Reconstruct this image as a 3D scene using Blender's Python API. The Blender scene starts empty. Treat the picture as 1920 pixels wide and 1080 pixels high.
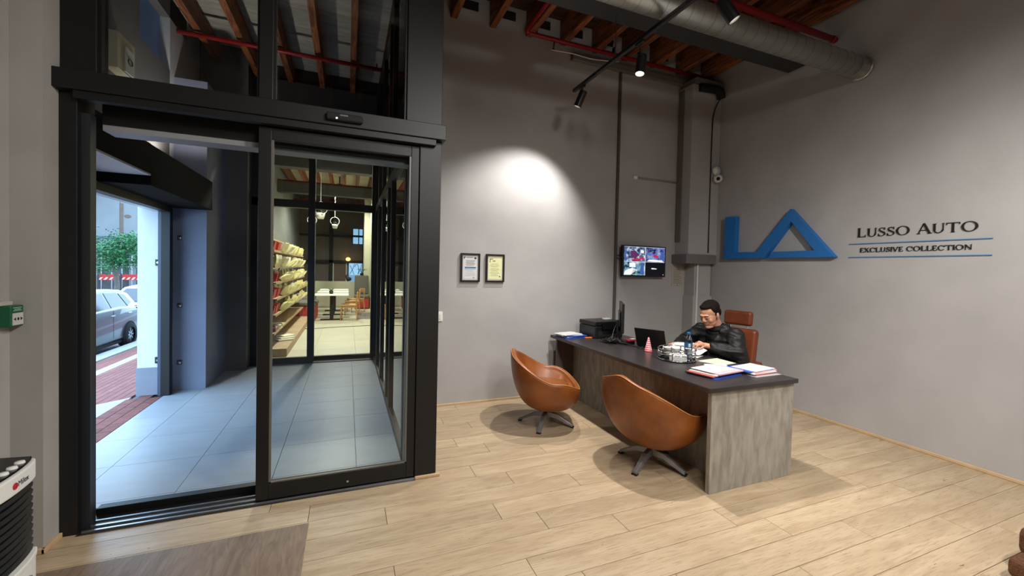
import bpy, bmesh, math, random
from mathutils import Vector, Matrix, Euler
random.seed(7)
R = math.radians
S = bpy.context.scene
COL = S.collection

# ------------------------------------------------------------------ camera
YAW, PITCH, ROLL, FPX, CY = R(21.776), R(1.2375), R(-1.2984), 772.71, 521.99
fw = Vector((math.sin(YAW)*math.cos(PITCH), math.cos(YAW)*math.cos(PITCH), -math.sin(PITCH)))
rt = Vector((math.cos(YAW), -math.sin(YAW), 0)); dn = fw.cross(rt)
rt2 = rt*math.cos(ROLL)+dn*math.sin(ROLL); dn2 = -rt*math.sin(ROLL)+dn*math.cos(ROLL)
cd = bpy.data.cameras.new('camera'); cam = bpy.data.objects.new('camera', cd); COL.objects.link(cam)
cam.matrix_world = Matrix(((rt2.x, -dn2.x, -fw.x, 0), (rt2.y, -dn2.y, -fw.y, 0), (rt2.z, -dn2.z, -fw.z, 1.6), (0, 0, 0, 1)))
cd.sensor_fit = 'HORIZONTAL'; cd.sensor_width = 36; cd.lens = FPX/1920*36
cd.shift_y = (CY-540)/1920; cd.clip_start = .05; cd.clip_end = 400
S.camera = cam

# ------------------------------------------------------------------ world, exposure
w = bpy.data.worlds.new('overcast_sky'); S.world = w; w.use_nodes = True
bg = w.node_tree.nodes['Background']; bg.inputs[0].default_value = (.46, .71, 1.0, 1); bg.inputs[1].default_value = 5.4
S.view_settings.view_transform = 'Standard'; S.view_settings.look = 'None'
S.view_settings.exposure = .2; S.view_settings.gamma = 1; S.view_settings.use_curve_mapping = False
S.cycles.max_bounces = 8; S.cycles.transparent_max_bounces = 24; S.cycles.sample_clamp_indirect = 4
S.cycles.caustics_reflective = False; S.cycles.caustics_refractive = False
SPOT_W = 1.0                                         # scale of all office lamps

# ------------------------------------------------------------------ helpers
def lin(c):
    return tuple(((v/255)/12.92 if v/255 <= .04045 else ((v/255+.055)/1.055)**2.4) for v in c)

def nodemat(name):
    m = bpy.data.materials.new(name); m.use_nodes = True
    nt = m.node_tree; b = nt.nodes['Principled BSDF']
    return m, nt, b

MATS = {}
def mat(name, col=(128, 128, 128), rough=.6, metal=0, var=0, scale=8, stretch=(1, 1, 1), col2=None, bump=0, bscale=60, rnd=0, emit=0, spec=.5, coat=0, distort=0, detail=4, lo=.35, hi=.65, bstretch=None):
    """procedural surface: base colour, noise towards col2 (or a darker tone), bump noise, per-object variation"""
    if name in MATS: return MATS[name]
    m, nt, b = nodemat(name); L = nt.links.new; N = nt.nodes.new
    base = lin(col)+(1,)
    b.inputs['Base Color'].default_value = base
    b.inputs['Roughness'].default_value = rough; b.inputs['Metallic'].default_value = metal
    b.inputs['Specular IOR Level'].default_value = spec
    if coat: b.inputs['Coat Weight'].default_value = coat
    tc = N('ShaderNodeTexCoord'); out = None; vec = tc.outputs['Object']
    if rnd:
        oi = N('ShaderNodeObjectInfo'); ad = N('ShaderNodeVectorMath'); ad.operation = 'ADD'
        mu = N('ShaderNodeVectorMath'); mu.operation = 'SCALE'; mu.inputs[0].default_value = (37, 53, 11); L(oi.outputs['Random'], mu.inputs['Scale'])
        L(vec, ad.inputs[0]); L(mu.outputs[0], ad.inputs[1]); vec = ad.outputs[0]
    if var or col2:
        mp = N('ShaderNodeMapping'); mp.inputs['Scale'].default_value = stretch; L(vec, mp.inputs['Vector'])
        nz = N('ShaderNodeTexNoise'); nz.inputs['Scale'].default_value = scale; nz.inputs['Detail'].default_value = detail; nz.inputs['Distortion'].default_value = distort
        L(mp.outputs[0], nz.inputs['Vector'])
        rp = N('ShaderNodeMapRange'); rp.inputs[1].default_value = lo; rp.inputs[2].default_value = hi; L(nz.outputs['Fac'], rp.inputs[0])
        mx = N('ShaderNodeMix'); mx.data_type = 'RGBA'
        c2 = lin(col2)+(1,) if col2 else tuple(v*(1-var) for v in base[:3])+(1,)
        mx.inputs[6].default_value = base; mx.inputs[7].default_value = c2; L(rp.outputs[0], mx.inputs[0]); out = mx.outputs[2]
    if rnd:
        hs = N('ShaderNodeHueSaturation'); mr = N('ShaderNodeMapRange'); mr.inputs[3].default_value = 1-rnd; mr.inputs[4].default_value = 1+rnd
        L(oi.outputs['Random'], mr.inputs[0]); L(mr.outputs[0], hs.inputs['Value'])
        if out: L(out, hs.inputs['Color'])
        else: hs.inputs['Color'].default_value = base
        out = hs.outputs[0]
    if out: L(out, b.inputs['Base Color'])
    if bump:
        n2 = N('ShaderNodeTexNoise'); n2.inputs['Scale'].default_value = bscale; n2.inputs['Detail'].default_value = 3
        if bstretch:
            m2 = N('ShaderNodeMapping'); m2.inputs['Scale'].default_value = bstretch; L(vec, m2.inputs['Vector']); L(m2.outputs[0], n2.inputs['Vector'])
        else: L(vec, n2.inputs['Vector'])
        bp = N('ShaderNodeBump'); bp.inputs['Strength'].default_value = bump; bp.inputs['Distance'].default_value = .01
        L(n2.outputs['Fac'], bp.inputs['Height']); L(bp.outputs[0], b.inputs['Normal'])
    if emit:
        b.inputs['Emission Color'].default_value = base; b.inputs['Emission Strength'].default_value = emit
        if out: L(out, b.inputs['Emission Color'])
    MATS[name] = m
    return m

def glass(name, tint=(.95, .97, .97), ior=1.45, boost=0.0):
    """thin architectural pane: transparent with Fresnel reflection"""
    m = bpy.data.materials.new(name); m.use_nodes = True; nt = m.node_tree; nt.nodes.clear(); N = nt.nodes.new; L = nt.links.new
    o = N('ShaderNodeOutputMaterial'); mx = N('ShaderNodeMixShader'); t = N('ShaderNodeBsdfTransparent'); g = N('ShaderNodeBsdfGlossy')
    t.inputs[0].default_value = tint+(1,); g.inputs['Roughness'].default_value = .0; g.inputs[0].default_value = (1, 1, 1, 1)
    f = N('ShaderNodeFresnel'); f.inputs[0].default_value = ior
    a = N('ShaderNodeMath'); a.operation = 'ADD'; a.use_clamp = True; a.inputs[1].default_value = boost
    L(f.outputs[0], a.inputs[0]); L(a.outputs[0], mx.inputs[0]); L(t.outputs[0], mx.inputs[1]); L(g.outputs[0], mx.inputs[2]); L(mx.outputs[0], o.inputs[0])
    MATS[name] = m
    return m

class MB:
    """collects shapes into one mesh"""
    def __init__(s): s.v = []; s.f = []
    def add(s, vs, fs):
        o = len(s.v); s.v += [tuple(v) for v in vs]; s.f += [tuple(i+o for i in f) for f in fs]; return s
    def box(s, x0, x1, y0, y1, z0, z1):
        return s.add([(x0,y0,z0),(x1,y0,z0),(x1,y1,z0),(x0,y1,z0),(x0,y0,z1),(x1,y0,z1),(x1,y1,z1),(x0,y1,z1)],
                     [(3,2,1,0),(4,5,6,7),(0,1,5,4),(1,2,6,5),(2,3,7,6),(3,0,4,7)])
    def boxm(s, sx, sy, sz, M):
        b = MB().box(-sx/2, sx/2, -sy/2, sy/2, -sz/2, sz/2)
        return s.add([M@Vector(v) for v in b.v], b.f)
    def xf(s, M): s.v = [tuple(M@Vector(v)) for v in s.v]; return s
    def tube(s, pts, r, n=10, caps=True):
        pts = [Vector(p) for p in pts]; rs = r if isinstance(r, (list, tuple)) else [r]*len(pts)
        o = len(s.v); prev = None
        for i, p in enumerate(pts):
            d = (pts[min(i+1, len(pts)-1)]-pts[max(i-1, 0)]).normalized()
            if prev is None:
                a = Vector((0, 0, 1)) if abs(d.z) < .9 else Vector((1, 0, 0)); u = d.cross(a).normalized()
            else:
                u = (prev-d*prev.dot(d)).normalized()
            prev = u; vv = d.cross(u)
            for k in range(n):
                t = 2*math.pi*k/n; s.v.append(tuple(p+(u*math.cos(t)+vv*math.sin(t))*rs[i]))
        for i in range(len(pts)-1):
            for k in range(n):
                a = o+i*n+k; b = o+i*n+(k+1)%n; s.f.append((a, b, b+n, a+n))
        if caps:
            s.f.append(tuple(o+k for k in range(n))[::-1]); e = o+(len(pts)-1)*n; s.f.append(tuple(e+k for k in range(n)))
        return s
    def lathe(s, prof, n=24, M=None, a0=0, a1=2*math.pi):
        o = len(s.v); full = abs(a1-a0-2*math.pi) < 1e-6; m = n if full else n+1
        for r, z in prof:
            for k in range(m):
                t = a0+(a1-a0)*k/n; p = Vector((r*math.cos(t), r*math.sin(t), z)); s.v.append(tuple(M@p if M else p))
        for i in range(len(prof)-1):
            for k in range(n):
                a = o+i*m+k; b = o+i*m+(k+1) % m; s.f.append((a, b, b+m, a+m))
        return s
    def prism(s, poly, f0, f1):
        """poly: 2-D points; f0, f1 map (u, v) to the two 3-D faces"""
        n = len(poly); vs = [f0(*p) for p in poly]+[f1(*p) for p in poly]
        fs = [tuple(range(n))[::-1], tuple(range(n, 2*n))]+[(i, (i+1) % n, n+(i+1) % n, n+i) for i in range(n)]
        return s.add(vs, fs)
    def ell(s, c, r, n=16, m=10, M=None):
        o = len(s.v); c = Vector(c)
        for i in range(m+1):
            a = math.pi*i/m
            for k in range(n):
                t = 2*math.pi*k/n
                p = Vector((r[0]*math.sin(a)*math.cos(t), r[1]*math.sin(a)*math.sin(t), r[2]*math.cos(a)))
                s.v.append(tuple(c+(M@p if M else p)))
        for i in range(m):
            for k in range(n):
                a = o+i*n+k; b = o+i*n+(k+1) % n; s.f.append((a, a+n, b+n, b))
        return s
    def mesh(s, name):
        me = bpy.data.meshes.new(name); me.from_pydata(s.v, [], s.f); me.validate()
        bm = bmesh.new(); bm.from_mesh(me); bmesh.ops.recalc_face_normals(bm, faces=bm.faces); bm.to_mesh(me); bm.free()
        return me
    def build(s, name, m, parent=None, smooth=False, bevel=0, loc=None, seg=2):
        me = s.mesh(name); o = bpy.data.objects.new(name, me); COL.objects.link(o)
        me.materials.append(m if not isinstance(m, str) else MATS[m])
        if smooth:
            for p in me.polygons: p.use_smooth = True
            if smooth != True:
                md = o.modifiers.new('ws', 'WEIGHTED_NORMAL')
        if bevel:
            md = o.modifiers.new('bevel', 'BEVEL'); md.width = bevel; md.segments = seg; md.limit_method = 'ANGLE'
        if parent: o.parent = parent
        if loc: o.location = loc
        return o

def smooth_by_angle(o, ang=40):
    me = o.data
    for p in me.polygons: p.use_smooth = True
    bm = bmesh.new(); bm.from_mesh(me)
    for e in bm.edges:
        e.smooth = not (len(e.link_faces) == 2 and e.calc_face_angle(0) > R(ang))
    bm.to_mesh(me); bm.free()
    return o

def tag(o, label=None, cat=None, group=None, kind=None):
    if label: o['label'] = label
    if cat: o['category'] = cat
    if group: o['group'] = group
    if kind: o['kind'] = kind
    return o
def thing(name, label, cat, loc=(0, 0, 0), rz=0, group=None):
    o = bpy.data.objects.new(name, None); o.empty_display_size = .1; COL.objects.link(o)
    o.location = loc; o.rotation_euler = (0, 0, rz)
    return tag(o, label, cat, group)
def struct(name, label=None, loc=(0, 0, 0)):
    o = bpy.data.objects.new(name, None); o.empty_display_size = .1; COL.objects.link(o); o.location = loc
    return tag(o, label, None, None, 'structure')
def ssolid(name, mb, m, label=None, bevel=0):
    return tag(mb.build(name, m, bevel=bevel), label, None, None, 'structure')
def dup(root, loc, rz, label=None, group=None):
    r = root.copy(); COL.objects.link(r); r.location = loc; r.rotation_euler = (0, 0, rz)
    if label: r['label'] = label
    if group: r['group'] = group
    for ch in list(root.children):
        c = ch.copy(); COL.objects.link(c); c.parent = r
        for g in ch.children:
            d = g.copy(); COL.objects.link(d); d.parent = c
    return r
def share(src, parent, loc):
    c = src.copy(); COL.objects.link(c); c.parent = parent; c.location = loc
    return c
def box(*a): return MB().box(*a)
def bez(pts, n):
    """Catmull-Rom through the points"""
    P = [Vector(p) for p in pts]; out = []
    for i in range(len(P)-1):
        a = P[max(i-1, 0)]; b = P[i]; c = P[i+1]; d = P[min(i+2, len(P)-1)]
        for k in range(n):
            t = k/n
            out.append(.5*((2*b)+(c-a)*t+(2*a-5*b+4*c-d)*t*t+(3*b-a-3*c+d)*t**3))
    out.append(P[-1]); return out
def bake(o):
    """apply the modifiers of an object"""
    dg = bpy.context.evaluated_depsgraph_get(); me = bpy.data.meshes.new_from_object(o.evaluated_get(dg))
    o.modifiers.clear(); o.data = me
    return o

# ------------------------------------------------------------------ materials
mat('wall_paint', (178, 176, 176), .85, var=.10, scale=2.2, bump=.12, bscale=9, detail=6)
mat('wall_paint_pier', (176, 174, 170), .8, var=.12, scale=3, bump=.15, bscale=10)
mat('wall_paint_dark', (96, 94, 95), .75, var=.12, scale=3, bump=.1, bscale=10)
mat('frame_black', (15, 15, 17), .5, var=.15, scale=20)
mat('frame_inner', (40, 43, 50), .45)
mat('black_plastic', (22, 22, 24), .4)
mat('black_gloss', (14, 14, 16), .15)
mat('black_matte', (20, 20, 21), .75)
mat('white_plastic', (232, 232, 228), .4)
mat('grey_trunking', (118, 114, 111), .6, var=.1, scale=6)
mat('red_pipe', (150, 22, 30), .4, var=.2, scale=10)
mat('steel', (150, 150, 152), .3, metal=1)
mat('chrome', (215, 215, 218), .12, metal=1)
mat('dark_steel', (92, 90, 90), .35, metal=.85)
mat('aluminium', (178, 182, 188), .3, metal=.9)
mat('paper', (206, 206, 204), .7)
mat('paper_warm', (208, 206, 186), .7)
mat('duct_zinc', (205, 208, 200), .30, metal=.85, var=.10, scale=9, stretch=(4, 1, 1), bump=.06, bscale=25)
mat('duct_seam', (96, 98, 94), .5, metal=.6)
mat('joist_wood', (156, 92, 50), .65, col2=(86, 42, 22), scale=3, stretch=(9, 1, 9), distort=1.2, bump=.35, bscale=26, bstretch=(6, .6, 6), rnd=.22)
mat('ceiling_board', (92, 62, 46), .8, col2=(58, 36, 28), scale=4, stretch=(1, 7, 1), rnd=.2)
mat('ceiling_board_grey', (176, 172, 160), .8, var=.25, scale=3, stretch=(1, 6, 1), rnd=.08)
mat('beam_dark', (44, 45, 47), .55, var=.2, scale=5)
mat('skirting_wood', (205, 176, 138), .5, var=.15, scale=6)
mat('leather', (146, 84, 36), .38, col2=(124, 68, 28), scale=7, bump=.10, bscale=160, spec=.5)
mat('leg_steel', (150, 150, 152), .38, metal=.5)
mat('leather_stitch', (176, 116, 66), .5)
mat('leather_dark', (118, 58, 30), .4, var=.25, scale=8, bump=.08, bscale=140)
mat('desk_top', (54, 50, 50), .33, var=.18, scale=22, spec=.5)
mat('desk_edge', (72, 65, 62), .35)
mat('desk_concrete', (166, 161, 152), .6, col2=(136, 131, 123), scale=7, stretch=(3.0, 3.0, .75), distort=.35, detail=12, lo=.38, hi=.68, bump=.15, bscale=40, bstretch=(3, 3, .6))
mat('desk_side', (112, 102, 97), .55, var=.15, scale=8)
mat('tile_vestibule', (168, 174, 182), .38, var=.08, scale=3, stretch=(1, 3, 1), detail=7, rnd=.03)
mat('tile_cafe', (196, 190, 168), .4, var=.10, scale=2.5, stretch=(1, 2, 1), rnd=.03)
mat('grout', (96, 98, 100), .9)
mat('brick_paver', (138, 80, 72), .85, var=.25, scale=20, rnd=.14, bump=.3, bscale=60)
mat('concrete', (176, 178, 176), .85, var=.15, scale=4, bump=.15, bscale=30)
mat('asphalt', (120, 118, 120), .9, var=.2, scale=25, bump=.2, bscale=90)
mat('plaster_white', (222, 226, 230), .8, var=.05, scale=4)
mat('plaster_plinth', (142, 148, 160), .8, var=.1, scale=4)
mat('wall_blue_grey', (130, 138, 160), .7, var=.1, scale=3)
mat('mat_wood', (142, 122, 104), .5, col2=(120, 101, 85), scale=5, stretch=(5, .8, 1), distort=1.5, detail=6)
mat('screen_black', (10, 10, 14), .2)
mat('skin', (205, 150, 122), .5, var=.12, scale=30)
mat('hair', (26, 18, 14), .85, var=.4, scale=70, stretch=(1, 1, .3), bump=.5, bscale=120, spec=.15)
mat('shirt_black', (22, 22, 25), .8)
mat('trousers', (36, 38, 46), .85)
mat('oak', (190, 148, 98), .5, col2=(164, 120, 74), scale=4, stretch=(6, 6, .8), distort=.8)
glass('pane'); glass('pane_tint', (.86, .89, .89)); glass('pane_side', (.5, .52, .55), 1.5, .06)
glass('bottle_plastic', (.93, .96, .98), 1.35, .03)

def floor_wood():
    m, nt, b = nodemat('floor_plank'); N = nt.nodes.new; L = nt.links.new
    tc = N('ShaderNodeTexCoord'); oi = N('ShaderNodeObjectInfo')
    sc = N('ShaderNodeVectorMath'); sc.operation = 'SCALE'; sc.inputs[0].default_value = (31, 17, 5); L(oi.outputs['Random'], sc.inputs['Scale'])
    ad = N('ShaderNodeVectorMath'); L(tc.outputs['Object'], ad.inputs[0]); L(sc.outputs[0], ad.inputs[1])
    def noise(scale, st, det=5, dist=0):
        mp = N('ShaderNodeMapping'); mp.inputs['Scale'].default_value = st; L(ad.outputs[0], mp.inputs[0])
        n = N('ShaderNodeTexNoise'); n.inputs['Scale'].default_value = scale; n.inputs['Detail'].default_value = det; n.inputs['Distortion'].default_value = dist; L(mp.outputs[0], n.inputs['Vector'])
        return n.outputs['Fac']
    def ramp(sock, a, bb):
        r = N('ShaderNodeMapRange'); r.inputs[1].default_value = a; r.inputs[2].default_value = bb; L(sock, r.inputs[0]); return r.outputs[0]
    def mix(f, a, bb):
        x = N('ShaderNodeMix'); x.data_type = 'RGBA'; L(f, x.inputs[0])
        for i, c in ((6, a), (7, bb)):
            if isinstance(c, tuple): x.inputs[i].default_value = lin(c)+(1,)
            else: L(c, x.inputs[i])
        return x.outputs[2]
    c = mix(ramp(noise(2.2, (1, 7, 1), 6, .6), .35, .68), (194, 173, 144), (172, 149, 120))
    c = mix(ramp(noise(9, (1, 14, 1), 4, .3), .5, .8), c, (152, 130, 104))
    c = mix(ramp(noise(1.1, (1.0, 9, 1), 3, 2.2), .70, .76), c, (118, 94, 74))          # long dark grain cracks
    c = mix(ramp(noise(14, (1.6, 7, 1), 2, .5), .745, .765), c, (92, 72, 56))           # small knots
    hs = N('ShaderNodeHueSaturation'); mr = N('ShaderNodeMapRange'); mr.inputs[3].default_value = .91; mr.inputs[4].default_value = 1.07
    L(oi.outputs['Random'], mr.inputs[0]); L(mr.outputs[0], hs.inputs['Value']); L(c, hs.inputs['Color']); L(hs.outputs[0], b.inputs['Base Color'])
    b.inputs['Roughness'].default_value = .38
    bp = N('ShaderNodeBump'); bp.inputs['Strength'].default_value = .12; bp.inputs['Distance'].default_value = .004
    L(noise(30, (1, 10, 1), 3), bp.inputs['Height']); L(bp.outputs[0], b.inputs['Normal'])
    MATS['floor_plank'] = m
floor_wood()
# ================================================================== ROOM
YC, XR, YD, ZC = 4.706, 4.95, 3.17, 4.76          # back wall, right wall, door plane, ceiling boards
# ---- floor: planks 1.39 x 0.19 m, joints in a three-row cycle
fl = struct('floor', 'pale oak laminate plank floor')
box(-1.95, XR+.1, -4.2, YC+.1, -.12, -.012).build('subfloor', mat('subfloor', (120, 100, 80), .9), fl)
PW, PL, G = .19, 1.39, .0014
full = None; k = 0
rows = [4.71-i*PW for i in range(47)]
cyc = [.94, 1.18, 1.64]
for ri, yt in enumerate(rows):
    # the row whose top edge is at Y=3.00 starts the cycle with .94 .. (measured from the photograph)
    n = round((3.19-yt)/PW); off = cyc[n % 3]
    yt2 = 3.19-n*PW; y0, y1 = yt2-PW+G, yt2-G
    if y1 > YC: y1 = YC
    xs = off-math.ceil((off+1.7)/PL)*PL
    while xs < XR:
        a, b = max(xs, -1.66), min(xs+PL, XR); xs += PL
        if yt2 > 3.19+.01 and b <= .64: continue
        if yt2 > 3.19+.01: a = max(a, .60)
        if b-a < .02: continue
        if abs(b-a-PL) < 1e-6 and abs(y1-y0-PW+2*G) < 1e-6:
            if full is None:
                full = box(-PL/2+G, PL/2-G, -PW/2+G, PW/2-G, -.011, 0).build('plank', 'floor_plank', fl, loc=((a+b)/2, (y0+y1)/2, 0), bevel=.0008, seg=1)
            else: share(full, fl, ((a+b)/2, (y0+y1)/2, 0))
        else:
            box(-(b-a)/2+G, (b-a)/2-G, -(y1-y0)/2, (y1-y0)/2, -.011, 0).build('plank', 'floor_plank', fl, loc=((a+b)/2, (y0+y1)/2, 0))

# ---- walls
ssolid('wall_back', box(.60, XR+.3, YC, YC+.25, 0, 5.0), 'wall_paint', 'grey plastered wall behind the desk')
ssolid('wall_right', box(XR, XR+.3, -4.2, YC, 0, 5.0), 'wall_paint', 'grey painted wall with the company sign')
ssolid('wall_rear', box(-1.95, XR+.3, -4.45, -4.2, 0, 5.0), 'wall_paint')
lw = MB().box(-1.95, -1.65, -4.2, 2.99, 0, 5.0)
ssolid('wall_left', lw, 'wall_paint_pier', 'grey wall beside the air cooler')
ssolid('wall_pier', box(-2.3, -1.52, 2.99, 3.36, 0, 5.0), 'wall_paint_pier', 'narrow grey pier left of the black door frame')
# skirtings
ssolid('baseboard_back', MB().box(.66, 2.42, YC-.018, YC, 0, .022).box(3.4, XR, YC-.018, YC, 0, .022), 'skirting_wood', 'thin pale wood trim at the foot of the back wall', .004)
ssolid('baseboard_right', box(XR-.018, XR, -4.2, YC, 0, .03), 'skirting_wood', 'thin pale wood trim along the right wall', .005)
ssolid('baseboard_left', MB().box(-1.652, -1.632, -4.2, 2.985, 0, .03).box(-1.65, -1.503, 2.97, 2.99, 0, .03).box(-1.522, -1.502, 2.97, 3.12, 0, .03), 'skirting_wood', 'thin pale wood trim around the grey pier', .005)
ssolid('trim_1', box(.49, .68, 3.10, 3.122, 0, .024), 'skirting_wood', 'thin pale wood strip below the right door jamb', .006)

# ---- ceiling: boards on timber joists
ce = struct('ceiling', 'timber joist ceiling with dark boards')
bw = .145
for i in range(int((YC+4.2)/bw)+1):
    y = -4.2+i*bw
    if y > YC: break
    if i == 0: bd = box(-3.62, 3.62, .002, bw-.002, 0, .03).build('board', 'ceiling_board', ce, loc=(1.5, y, ZC))
    else: share(bd, ce, (1.5, y, ZC))
JX = [-1.3+.468*i for i in range(14)]
jo = None
for x in JX:
    if jo is None:
        jo = MB().box(-.038, .038, -4.45, 4.45, 0, .31).build('joist', 'joist_wood', ce, loc=(x+.05, .25, ZC-.31), bevel=.006, seg=1)
    else: share(jo, ce, (x+.05, .25, ZC-.31))
# wall plate with dark pockets between the joists
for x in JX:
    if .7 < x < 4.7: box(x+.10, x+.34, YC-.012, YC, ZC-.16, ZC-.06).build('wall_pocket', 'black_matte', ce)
ssolid('ceiling_beam', box(-1.9, 4.90, 3.22, 3.45, 4.04, 4.20), 'beam_dark', 'long dark steel beam under the joists', .004)

# ================================================================== GLAZED FRONT AND SLIDING DOOR
wf = struct('window_1', 'black aluminium framed glazing around the sliding door')
F = 'frame_black'
box(-1.52, -1.44, 3.12, 3.30, 0, 2.55).build('jamb', F, wf, bevel=.003)
box(-1.44, -1.40, 3.16, 3.22, 0, 2.45).build('jamb_liner', 'frame_inner', wf)
box(.49, .65, 3.12, 3.34, 0, 2.55).build('jamb', F, wf, bevel=.003)
box(.435, .49, 3.24, 3.42, .02, 2.45).build('jamb_liner', mat('liner_brown', (70, 66, 60), .5), wf)
box(-1.385, .49, 3.25, 3.40, 2.42, 2.55).build('door_head', F, wf)
box(-1.385, .435, 3.255, 3.40, 2.385, 2.42).build('head_liner', mat('head_grey', (150, 152, 156), .45), wf)
box(-1.56, .67, 3.06, 3.32, 2.55, 2.66).build('operator_beam', F, wf, bevel=.004)
box(-1.44, .60, 3.075, 3.13, 2.505, 2.552).build('operator_cover', F, wf, bevel=.003)
# transom lights
for x0, x1 in ((-1.52, -1.36), (-.55, -.47), (.39, .65)):
    box(x0, x1, 3.13, 3.26, 2.66, 4.51).build('mullion', F, wf, bevel=.003)
box(-1.52, .65, 3.13, 3.26, 4.42, 4.51).build('top_rail', F, wf)
for x0, x1 in ((-1.36, -.55), (-.47, .39)):
    box(x0, x1, 3.19, 3.198, 2.66, 4.42).build('pane', 'pane', wf)
    for a, b, c, d in ((x0, x0+.014, 2.66, 4.42), (x1-.014, x1, 2.66, 4.42)):
        box(a, b, 3.15, 3.19, c, d).build('glazing_bead', F, wf)
# threshold track
th = struct('trim_2', 'aluminium floor track of the sliding door')
box(-1.44, .49, 3.10, 3.42, -.012, .004).build('sill', 'dark_steel', th)
for y in (3.115, 3.165, 3.225): box(-1.42, .49, y, y+.012, .004, .014).build('track', 'aluminium', th)
box(-1.435, .435, 3.30, 3.36, .004, .05).build('inner_sill', F, th, bevel=.003)
# sliding leaf
dl = struct('door_1', 'black framed glass sliding door leaf')
for x0, x1 in ((-.55, -.475), (.43, .487)): box(x0, x1, 3.135, 3.18, .016, 2.50).build('stile', F, dl, bevel=.003)
box(-.475, .43, 3.135, 3.18, .016, .125).build('bottom_rail', F, dl, bevel=.003)
box(-.475, .43, 3.135, 3.18, 2.42, 2.50).build('top_rail', F, dl, bevel=.003)
box(-.477, .432, 3.154, 3.162, .12, 2.425).build('pane', 'pane_tint', dl)
for x0, x1 in ((-.475, -.462), (.417, .43)): box(x0, x1, 3.14, 3.154, .125, 2.42).build('glazing_bead', mat('bead', (110, 108, 100), .4), dl)
box(-.475, .43, 3.14, 3.154, .125, .133).build('glazing_bead', 'bead', dl)
MB().tube([(.02, 3.133, .06), (.02, 3.128, .06)], .008, 10).build('screw', 'chrome', dl)
# motion sensor on the operator beam
ms = thing('motion_sensor', 'small black motion sensor on the beam above the sliding door', 'sensor', (-.03, 3.058, 2.575))
box(-.115, .115, -.035, .002, 0, .05).build('housing', 'black_matte', ms, bevel=.012, seg=3)
box(-.03, .02, -.038, -.034, .028, .038).build('badge', 'steel', ms)
MB().ell((-.05, -.034, .012), (.006, .004, .006), 8, 6).build('led', mat('led_white', (235, 235, 255), .3, emit=4), ms)

# ================================================================== VESTIBULE
vf = struct('floor_vestibule', 'light grey porcelain tile floor of the entrance lobby')
box(-2.02, .62, 3.36, 7.62, -.1, -.012).build('screed', 'grout', vf)
T, g = .5885, .0018
tile0 = None
for i in range(-1, 4):
    for j in range(-2, 7):
        x0, x1 = -1.68+(i)*T, -1.68+(i+1)*T; y0, y1 = 4.075+j*T, 4.075+(j+1)*T
        x0, x1, y0, y1 = max(x0, -2.02), min(x1, .46), max(y0, 3.42), min(y1, 7.62)
        if x1-x0 < .03 or y1-y0 < .03: continue
        box(-(x1-x0)/2+g, (x1-x0)/2-g, -(y1-y0)/2+g, (y1-y0)/2-g, -.012, 0).build('tile', 'tile_vestibule', vf, loc=((x0+x1)/2, (y0+y1)/2, 0))
# street wall with the door opening
sw = struct('wall_street', 'thick outer wall with an open doorway to the street')
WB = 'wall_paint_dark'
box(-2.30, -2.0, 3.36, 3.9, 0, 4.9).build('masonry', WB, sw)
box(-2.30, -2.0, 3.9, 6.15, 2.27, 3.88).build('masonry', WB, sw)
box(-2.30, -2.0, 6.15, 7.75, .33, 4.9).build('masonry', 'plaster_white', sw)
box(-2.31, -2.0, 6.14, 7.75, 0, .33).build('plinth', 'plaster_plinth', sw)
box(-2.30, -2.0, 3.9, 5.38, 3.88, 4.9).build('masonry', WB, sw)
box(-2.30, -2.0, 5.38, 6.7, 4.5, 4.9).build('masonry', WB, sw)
box(-2.12, -2.10, 5.38, 6.7, 3.88, 4.5).build('blue_glow_panel', mat('blue_glow', (70, 98, 140), .5, emit=.12), sw)  # glowing panel added in place of blue daylight falling on the reveal
# steel frame of the doorway
df = struct('door_2', 'dark steel frame of the street doorway')
box(-2.05, -1.96, 6.06, 6.15, 0, 2.27).build('jamb', F, df, bevel=.004)
box(-2.085, -2.05, 6.085, 6.14, 0, 2.2).build('jamb_stop', mat('frame_blue', (72, 82, 104), .4), df)
box(-2.05, -1.96, 3.9, 6.06, 2.19, 2.27).build('head', F, df, bevel=.004)
box(-2.12, -2.05, 3.9, 6.1, 2.19, 2.24).build('head_stop', 'aluminium', df)
for z in (.38, 1.55): 
    box(-2.125, -2.08, 6.128, 6.15, z, z+.075).build('strike_plate', 'black_plastic', df)
    MB().tube([(-2.1, 6.127, z+.037), (-2.1, 6.12, z+.037)], .012, 8).build('bolt', 'chrome', df)
# inner column, bulkhead and far return
ssolid('wall_column', box(-2.0, -1.66, 6.28, 7.2, 0, 3.86), 'wall_blue_grey', 'blue-grey column beside the street doorway')
for z in (.35, 1.06, 1.9):
    b_ = thing('door_bolt_plate', 'round steel fixing on the blue-grey column, '+{.35: 'lowest of three', 1.06: 'middle of three', 1.9: 'highest of three'}[z], 'fixing', (-1.93, 6.28, z), 0, 'steel fixings on the column')
    MB().lathe([(0, 0), (.02, 0), (.02, .012), (.012, .02), (0, .02)], 14, Matrix.Rotation(R(90), 4, 'X')).build('disc', 'chrome', b_, smooth=True)
    box(-.028, .028, -.004, 0, -.028, .028).build('plate', 'dark_steel', b_)
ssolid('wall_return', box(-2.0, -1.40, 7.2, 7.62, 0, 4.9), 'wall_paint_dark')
ssolid('ceiling_soffit', box(-2.0, -1.60, 3.36, 4.52, 2.345, 2.36), 'plaster_white', 'white soffit board beside the dark bulkhead')
ssolid('ceiling_soffit_box', box(-2.0, -1.60, 3.36, 4.52, 2.36, 2.62), mat('bulkhead', (14, 14, 15), .9, spec=.2), 'dark box above the white soffit')
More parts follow.
